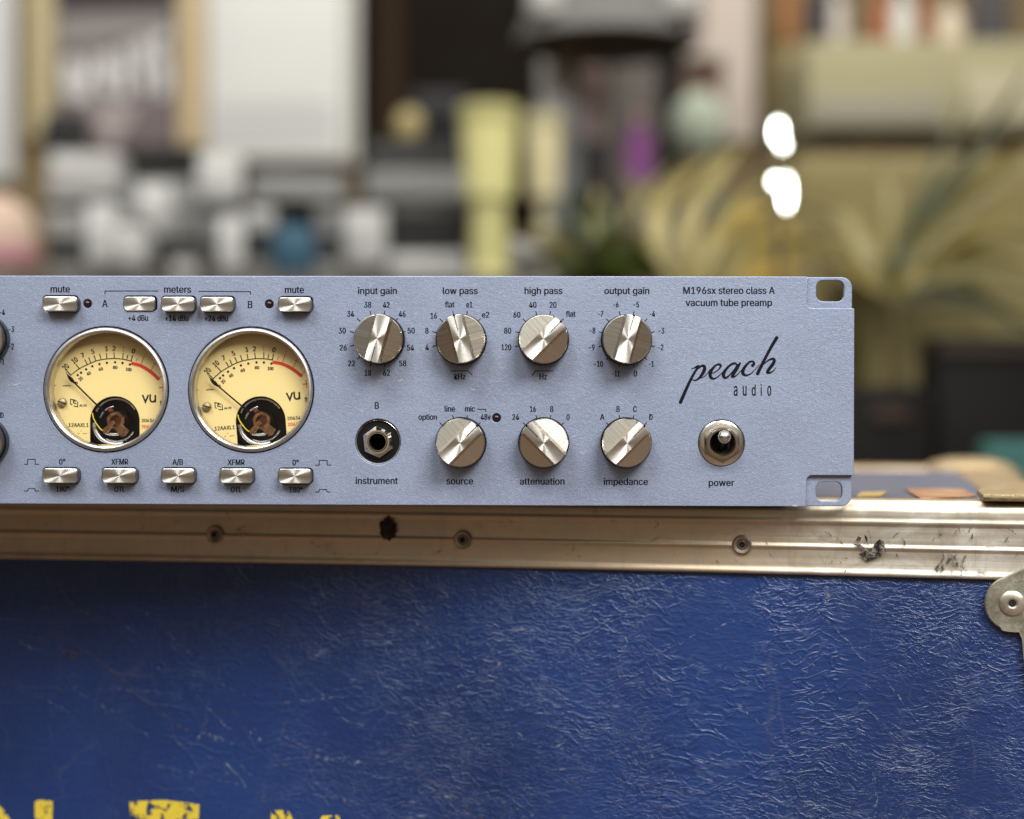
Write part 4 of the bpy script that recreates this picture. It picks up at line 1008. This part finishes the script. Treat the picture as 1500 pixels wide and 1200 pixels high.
# yellow lamp stand with two pale shades
def shade(name, label, px, ytop, ybot, wtop, wbot, Z, col, stem=None):
    p = W(px, ybot, Z); k = Z / F; o = empty(name, loc=(p[0], p[1], T + .0005 if stem else p[2])); tag(o, label, 'canister', 'yellow canisters')
    h = (ybot - ytop) * k; z0 = p[2] - (T + .0005) if stem else 0
    bm = bmesh.new(); bm_lathe(bm, [(0, z0), (wbot / 2 * k, z0), (wtop / 2 * k * .98, z0 + h * .75), (wtop / 2 * k, z0 + h), (wtop / 2 * k * .9, z0 + h), (0, z0 + h * .97)], 32); finish('body', bm, cm(col), o)
    bm = bmesh.new(); bm_lathe(bm, [(wtop / 2 * k * 1.0, z0 + h * .80), (wtop / 2 * k * 1.06, z0 + h * .86), (wtop / 2 * k * 1.06, z0 + h), (wtop / 2 * k * .9, z0 + h)], 32); finish('rim', bm, cm(tuple(c * .75 for c in col)), o)
    if stem:
        bm = bmesh.new(); bm_lathe(bm, [(0, 0), (stem / 2 * k * 1.3, 0), (stem / 2 * k * 1.2, .01), (stem / 2 * k, .014), (stem / 2 * k, z0 - .0005), (0, z0 - .0005)], 28); finish('stem', bm, cm(tuple(c * .8 for c in col)), o)
    return o
shade('yellow_canister', 'larger pale yellow canister on a thick stem', 717, 156, 292, 86, 72, 2.75, (.62, .575, .25), stem=54)
shade('yellow_canister', 'smaller cream yellow canister right of the larger one', 796, 168, 290, 56, 46, 2.85, (.60, .53, .31), stem=20)
bm = bmesh.new(); k = 3.2 / F; bm_lathe(bm, [(0, 0), (14 * k, 0), (21 * k, 14 * k), (21 * k, 28 * k), (13 * k, 42 * k), (0, 46 * k)], 24)
p = W(600, 205, 3.32); tag(finish('ochre_jar', bm, cm((.42, .34, .16)), loc=(p[0], p[1] - .01, p[2] + .0005)), 'small ochre jar left of the dark loudspeaker', 'jar')
# tall pale pillar, black hat shaped drum above it
o = box('pale_pillar', 'tall grey white cardboard pillar right of the yellow canisters', 'pillar', 788, 62, 850, 398, 3.2, (.34, .335, .31), depth=.03, down=T + .0005, parts=[('grey_patch', .4, .35, .98, .95, (.20, .20, .19)), ('white_patch', .05, .05, .7, .3, (.50, .49, .46))])
box('box', 'dusty pink carton beside the tall pale pillar', 'box', 852, 82, 888, 398, 3.25, (.34, .25, .22), depth=.03, down=T + .0005, parts=[('dark_side', .0, .35, 1, 1, (.06, .055, .05))])
bm = bmesh.new(); k = 3.6 / F
p = W(888, 70, 3.05); o = empty('black_lampshade', loc=(p[0], 3.05 - D, p[2])); tag(o, 'broad black lampshade on a wall arm above the pale pillar', 'lampshade')
bm_lathe(bm, [(.16, 0), (.172, .004), (.150, .06), (.13, .10), (.10, .14), (0, .15)], 36); finish('shade', bm, cm((.15, .145, .135)), o)
bm = bmesh.new(); bm_tube(bm, [(0, 0, .15), (0, .05, .19), (0, wall_y - 3.05 + D - .002, .19)], .012); finish('wall_arm', bm, cm((.05, .05, .05)), o)
for sx_, lb in ((-.115, 0), (.13, 1)):
    bm = bmesh.new(); bm_lathe(bm, [(0, 0), (.03, 0), (.036, .02), (.03, .05), (0, .055)], 20, (sx_, -.11, .035)); finish('pale_patch', bm, cm((.45, .44, .41)), o)
box('tall_board', 'tall brown grey board leaning right of the pink carton', 'board', 896, 70, 962, 398, 3.4, (.13, .115, .10), depth=.03, down=T + .0005 if False else FLOOR)
# right hand shelf with the purple bottle and things on top
sh = empty('shelf', loc=(W(1340, 190, 3.5)[0], W(0, 0, 3.5)[1], FLOOR)); tag(sh, 'pale olive shelf unit behind the palm leaves', 'shelf')
kz = 3.5 / F; z1 = W(0, 58, 3.5)[2] - FLOOR; z0 = W(0, 192, 3.5)[2] - FLOOR
bm = bmesh.new(); bm_box(bm, -158 * kz, 260 * kz, 0, .35, z0, z1, .01); finish('shelf_fascia', bm, cm((.36, .325, .19)), sh)
bm = bmesh.new(); bm_box(bm, -156 * kz, 258 * kz, .06, .34, 0, z0 - .001); finish('body', bm, cm((.14, .10, .06)), sh)
bm = bmesh.new(); bm_box(bm, -150 * kz, 40 * kz, -.01, -.0005, z0 + .01, z0 + .075, .004); finish('grey_panel', bm, cm((.29, .27, .20)), sh)
bm = bmesh.new(); bm_box(bm, 70 * kz, 258 * kz, -.012, -.0005, z0 + .02, z1 - .07, .004); finish('cream_panel', bm, cm((.44, .395, .26)), sh)
def bottle(label, px, ytop, w, col, col2, Z=3.55, base=None, cat='bottle', grp='bottles on the olive shelf'):
    k = Z / F; zb = sh.location.z + z1 + .0005 if base is None else base; p = W(px, 0, Z); h = W(0, ytop, Z)[2] - zb; r = w / 2 * k
    o = empty('bottle', loc=(p[0], p[1] + .06, zb)); tag(o, label, cat, grp)
    bm = bmesh.new(); bm_lathe(bm, [(0, 0), (r, 0), (r, h * .62), (r * .8, h * .72), (r * .4, h * .8), (r * .4, h * .86)], 24); finish('body', bm, cm(col, .3), o)
    bm = bmesh.new(); bm_lathe(bm, [(r * .44, h * .86), (r * .44, h), (0, h)], 24); finish('cap', bm, cm(col2), o)
for lb, px, yt, w, c1, c2 in (('white bottle with grey cap on the shelf', 1232, -30, 34, (.55, .50, .43), (.4, .4, .4)), ('rust red bottle between pale bottles', 1300, -40, 30, (.34, .11, .05), (.3, .1, .05)),
                              ('pale mint bottle next to the rust red bottle', 1330, -25, 40, (.58, .60, .52), (.5, .5, .5)), ('brown red bottle beside the mint bottle', 1362, -40, 26, (.30, .12, .06), (.2, .1, .1)), ('wide cream bottle at the right of the brown red bottle', 1402, -10, 44, (.62, .52, .38), (.5, .4, .3)),
                              ('black bottle with lime green cap on the shelf', 1208, -50, 40, (.05, .045, .05), (.4, .5, .1)), ('tall charcoal bottle above the palm leaves', 1462, -60, 60, (.07, .065, .065), (.1, .1, .1))):
    bottle(lb, px, yt, w, c1, c2)
bx = box('stand', 'narrow dark stand under the purple bottle', 'stand', 908, 262, 1000, 398, 3.0, (.10, .085, .06), depth=.15, down=FLOOR)
bottle('purple bottle with a pink cap beside the bookcase', 939, 158, 42, (.20, .06, .19), (.42, .24, .23), 3.0, W(0, 262, 3.0)[2] + .0005, grp='bottles near the bookcase')
bx = box('stand', 'low dark stand under the green white vase', 'stand', 1003, 222, 1062, 398, 3.3, (.06, .04, .03), depth=.15, down=FLOOR)
bm = bmesh.new(); k = 3.3 / F; bm_lathe(bm, [(0, 0), (20 * k, 0), (40 * k, 22 * k), (46 * k, 50 * k), (36 * k, 78 * k), (18 * k, 90 * k), (18 * k, 97 * k), (0, 97 * k)], 28)
p = W(1030, 222, 3.3); tag(finish('vase', bm, cm((.42, .46, .36)), loc=(p[0], p[1] + .07, p[2] + .0005)), 'round green white vase in front of the pinkish bookcase', 'vase')
# brown armchair, black boxes for the shade and teal crate on the right
k = 2.7 / F
def zed(py, Z): return W(0, py, Z)[2]
ac = empty('armchair', loc=(W(1350, 0, 2.7)[0], W(0, 0, 2.7)[1], FLOOR)); tag(ac, 'olive brown armchair behind the palm leaves', 'armchair')
bm = bmesh.new(); bm_box(bm, -.20, .30, .12, .26, 0, zed(205, 2.7) - FLOOR, .04, 4); finish('backrest', bm, cm((.19, .155, .068), .7), ac)
bm = bmesh.new(); bm_box(bm, -.16, .26, -.30, .115, 0, zed(395, 2.7) - FLOOR, .04, 4); finish('seat', bm, cm((.17, .14, .06), .7), ac)
for x0_, x1_ in ((-.28, -.205), (.305, .38)):
    bm = bmesh.new(); bm_box(bm, x0_, x1_, -.30, .24, 0, zed(330, 2.7) - FLOOR, .03, 4); finish('armrest', bm, cm((.18, .145, .065), .7), ac)
box('trunk', 'black box standing in for the shade in front of the armchair', 'trunk', 1372, 492, 1590, 1000, 2.15, (.005, .004, .003), depth=.10, down=FLOOR, parts=[('top_strip', .0, .02, 1, .04, (.04, .03, .02))])  # deep shadow by the armchair put in as a black box
box('case', 'low black box standing in for the shade under the armchair', 'case', 1236, 566, 1368, 1000, 2.12, (.005, .004, .003), depth=.06, down=FLOOR, parts=[('handle', .3, .05, .7, .08, (.05, .03, .02))])  # armchair shade built as a second, lower black box
box('crate', 'teal crate at the right edge behind the flight case', 'crate', 1446, 646, 1590, 1000, 1.6, (.035, .10, .085), depth=.04, down=FLOOR)

# palms ------------------------------------------------------------------------------------------
leafm = [plain('palm_leaf_' + n, c, .45, 0, .25, 30) for n, c in (('olive', (.175, .145, .042)), ('yellow', (.27, .215, .062)), ('green', (.050, .072, .008)), ('deep', (.045, .05, .018)))]
def frond(bm, p0, p1, p2, n, ln, w, rnd, spread=1.):
    """arching midrib p0-p1-p2 with narrow leaflets on both sides"""
    p0, p1, p2 = Vector(p0), Vector(p1), Vector(p2)
    def at(t): return (1 - t) ** 2 * p0 + 2 * t * (1 - t) * p1 + t * t * p2
    bm_tube(bm, [at(i / 10) for i in range(11)], [.004 * (1 - .07 * i) for i in range(11)], 6)
    for i in range(n):
        t = .25 + .74 * i / n; p = at(t); d = (at(min(1, t + .02)) - at(t - .02)).normalized()
        side = d.cross(Vector((rnd.uniform(-.3, .3), -1, rnd.uniform(-.2, .3)))).normalized()
        for s in (1, -1):
            l = ln * (1 - .55 * abs(t - .5)) * rnd.uniform(.75, 1.15); dr = (d * rnd.uniform(.5, 1.0) + side * s * spread * rnd.uniform(.6, 1.0) + Vector((0, rnd.uniform(-.25, .25), 0))).normalized()
            nn = dr.cross(Vector((0, 1, .2))).normalized(); pr = None
            for q in range(6):
                u_ = q / 5; c = p + dr * l * u_ + Vector((0, 0, -1)) * l * .35 * u_ * u_; ww = w * math.sin(math.pi * (.08 + .9 * u_ ** .8)) / 2 + .0004
                cur = (bm.verts.new(c + nn * ww), bm.verts.new(c - nn * ww))
                if pr: bm.faces.new((pr[0], pr[1], cur[1], cur[0]))
                pr = cur
def palm(label, base_px, Z, seeds, ln, w, seed, potcol):
    rnd = random.Random(seed); b = Vector(W(base_px[0], base_px[1], Z)); o = empty('potted_palm', loc=(b.x, b.y, FLOOR)); tag(o, label, 'palm', 'potted palms')
    H = b.z - FLOOR
    bm = bmesh.new(); bm_lathe(bm, [(0, 0), (.09, 0), (.12, .20), (.128, .22), (.115, .22), (.105, .19), (0, .19)], 32); finish('pot', bm, cm(potcol), o)
    bm = bmesh.new(); bm_tube(bm, [(0, 0, .185), (.006, .004, H * .6), (0, 0, H)], [.016, .012, .010], 10); finish('trunk', bm, cm((.09, .068, .03)), o)
    for (x1, y1, x2, y2, dz, mi, n) in seeds:
        bm = bmesh.new(); P1 = Vector(W(x1, y1, Z + dz * .5)); P2 = Vector(W(x2, y2, Z + dz))
        off = Vector((b.x, b.y, FLOOR)); frond(bm, Vector((0, 0, H - .01)), P1 - off, P2 - off, n, ln, w, rnd)
        finish('frond', bm, leafm[mi], o, smooth=0)
def blade(bm, pts, w, Z, base):
    """one long strap of a palm leaf: pixel points (x, y, nearer), folded along its midrib"""
    P = spline([(x, y, dz) for x, y, dz in pts], 8); n = len(P); prev = None
    for i, p in enumerate(P):
        c = Vector(W(p.x, p.y, Z + p.z)) - base; q = P[min(n - 1, i + 1)]; r = P[max(0, i - 1)]
        d = (Vector(W(q.x, q.y, Z + q.z)) - Vector(W(r.x, r.y, Z + r.z))).normalized(); nn = d.cross(Vector((0, 1, .25))).normalized()
        t = i / (n - 1); ww = w * Z / F / 2 * min(1, .35 + 2.2 * t) * min(1, (1 - t) * 2.2 + .06)
        cur = [bm.verts.new(c + nn * ww + Vector((0, -ww * .35, 0))), bm.verts.new(c), bm.verts.new(c - nn * ww + Vector((0, -ww * .35, 0)))]
        if prev:
            bm.faces.new((prev[0], prev[1], cur[1], cur[0])); bm.faces.new((prev[1], prev[2], cur[2], cur[1]))
        prev = cur
def strap_palm(label, bx, by, Z, blades, potcol):
    b = Vector(W(bx, by, Z)); base = Vector((b.x, b.y, FLOOR)); H = b.z - FLOOR
    o = empty('potted_palm', loc=base); tag(o, label, 'palm', 'potted palms')
    bm = bmesh.new(); bm_lathe(bm, [(0, 0), (.09, 0), (.12, .20), (.128, .22), (.115, .22), (.105, .19), (0, .19)], 32); finish('pot', bm, cm(potcol), o)
    bm = bmesh.new(); bm_tube(bm, [(0, 0, .185), (.006, .004, H * .6), (0, 0, H)], [.016, .012, .010], 10); finish('trunk', bm, cm((.09, .068, .03)), o)
    for pts, w, mi in blades:
        bm = bmesh.new(); blade(bm, [(bx, by, 0)] + pts, w, Z, base); finish('leaf', bm, leafm[mi], o, smooth=60)
rl = random.Random(21)
left = [([(1010, 330, .0), (1060, 240, .1), (1100, 205, .1)], 26, 1), ([(960, 340, .0), (1000, 262, .1), (1062, 215, .15)], 24, 1), ([(905, 380, .1), (930, 300, .1), (1000, 232, .2)], 20, 0), ([(1040, 360, .0), (1090, 290, .1), (1150, 250, .1)], 24, 1),
        ([(985, 400, .0), (940, 350, .1), (890, 345, .2)], 20, 0), ([(1075, 360, 0), (1160, 310, .1), (1240, 330, .1)], 24, 0), ([(1090, 380, .0), (1180, 360, .1), (1260, 390, .1)], 26, 1), ([(1000, 390, .1), (960, 300, .2), (905, 250, .3)], 16, 0), ([(1050, 320, .1), (1050, 260, .2), (1020, 200, .2)], 18, 3)]
strap_palm('arching ochre palm above the output gain knob', 1030, 470, 2.2, left, (.25, .14, .08))
right = [([(1330, 350, 0), (1420, 235, .1), (1510, 95, .1)], 30, 3), ([(1340, 370, 0), (1430, 285, .0), (1540, 190, .0)], 34, 0), ([(1350, 385, 0), (1440, 330, .1), (1560, 280, .1)], 30, 1), ([(1360, 400, 0), (1450, 385, .0), (1560, 400, .0)], 34, 0), ([(1270, 370, 0), (1230, 310, .1), (1170, 290, .1)], 24, 0),
         ([(1320, 380, .1), (1360, 320, .2), (1450, 300, .3)], 22, 2), ([(1260, 400, .1), (1210, 380, .2), (1160, 420, .2)], 24, 1), ([(1300, 350, .2), (1300, 270, .3), (1270, 200, .3)], 16, 0), ([(1380, 430, 0), (1450, 450, .0), (1540, 500, .0)], 26, 3), ([(1330, 340, .2), (1390, 200, .3), (1420, 130, .3)], 14, 3), ([(1250, 350, .2), (1310, 440, .2), (1400, 545, .2)], 30, 0), ([(1350, 400, .1), (1420, 420, .1), (1480, 560, .1)], 26, 0), ([(1370, 340, .1), (1460, 240, .1), (1560, 210, .1)], 26, 1), ([(1345, 420, .1), (1430, 360, .0), (1560, 340, .0)], 28, 0)]
strap_palm('fan palm with long dark and yellow blades reaching the right edge', 1310, 440, 2.25, right, (.10, .09, .08))
dark = []
for q in range(36):
    a = rl.uniform(-1.5, 1.4); l = rl.uniform(70, 160); dark.append(([(880 + math.sin(a) * l * .5, 420 - math.cos(a) * l * .6, rl.uniform(-.1, .1)), (880 + math.sin(a) * l, 420 - math.cos(a) * l * .95 + abs(a) * 25, rl.uniform(-.1, .2))], rl.uniform(16, 30), rl.choice((2, 2, 2, 3, 0))))
strap_palm('dark green bushy palm behind the high pass knob', 880, 425, 2.3, dark, (.12, .10, .09))
# warm brown screen behind the palm, and glowing spots added for bright reflections between its leaves
box('cushion', 'mustard yellow cushion propped behind the long arching fronds', 'cushion', 1050, 300, 1180, 470, 2.4, (.34, .23, .05), depth=.12, bev=.03, down=FLOOR)
spot_m = bpy.data.materials.new('glowing_spot'); spot_m.use_nodes = True; b_ = spot_m.node_tree.nodes['Principled BSDF']
b_.inputs['Emission Color'].default_value = (.93, 1, .90, 1); b_.inputs['Emission Strength'].default_value = 20
lp = empty('spot_stand', loc=(W(1146, 0, 2.0)[0], W(0, 0, 2.0)[1], FLOOR)); tag(lp, 'slim stand added to hold glowing bright spots among the palm leaves', 'lamp')
k = 2.0 / F; bm = bmesh.new(); bm_tube(bm, [(0, .03, 0), (0, .03, zed(160, 2.0) - FLOOR)], .006, 10); finish('pole', bm, cm((.10, .08, .05)), lp)
bm = bmesh.new(); bm_lathe(bm, [(0, 0), (.10, 0), (.10, .012), (.02, .02), (0, .02)], 28, (0, .03, 0)); finish('spot_stand_base', bm, cm((.08, .07, .06)), lp)
for px, y0, y1, w in ((1140, 178, 208, 13), (1147, 206, 218, 7), (1137, 260, 272, 12), (1152, 258, 306, 11)):
    bm = bmesh.new(); r = w / 2 * k; zc0 = zed(y1, 2.0) - FLOOR; zc1 = zed(y0, 2.0) - FLOOR; m_ = (zc0 + zc1) / 2
    bm_lathe(bm, [(0, zc0), (r * .7, zc0 + (m_ - zc0) * .3), (r, m_), (r * .7, zc1 - (zc1 - m_) * .3), (0, zc1)], 20, ((px - 1146) * k, 0, 0)); finish('bright_spot', bm, spot_m, lp)
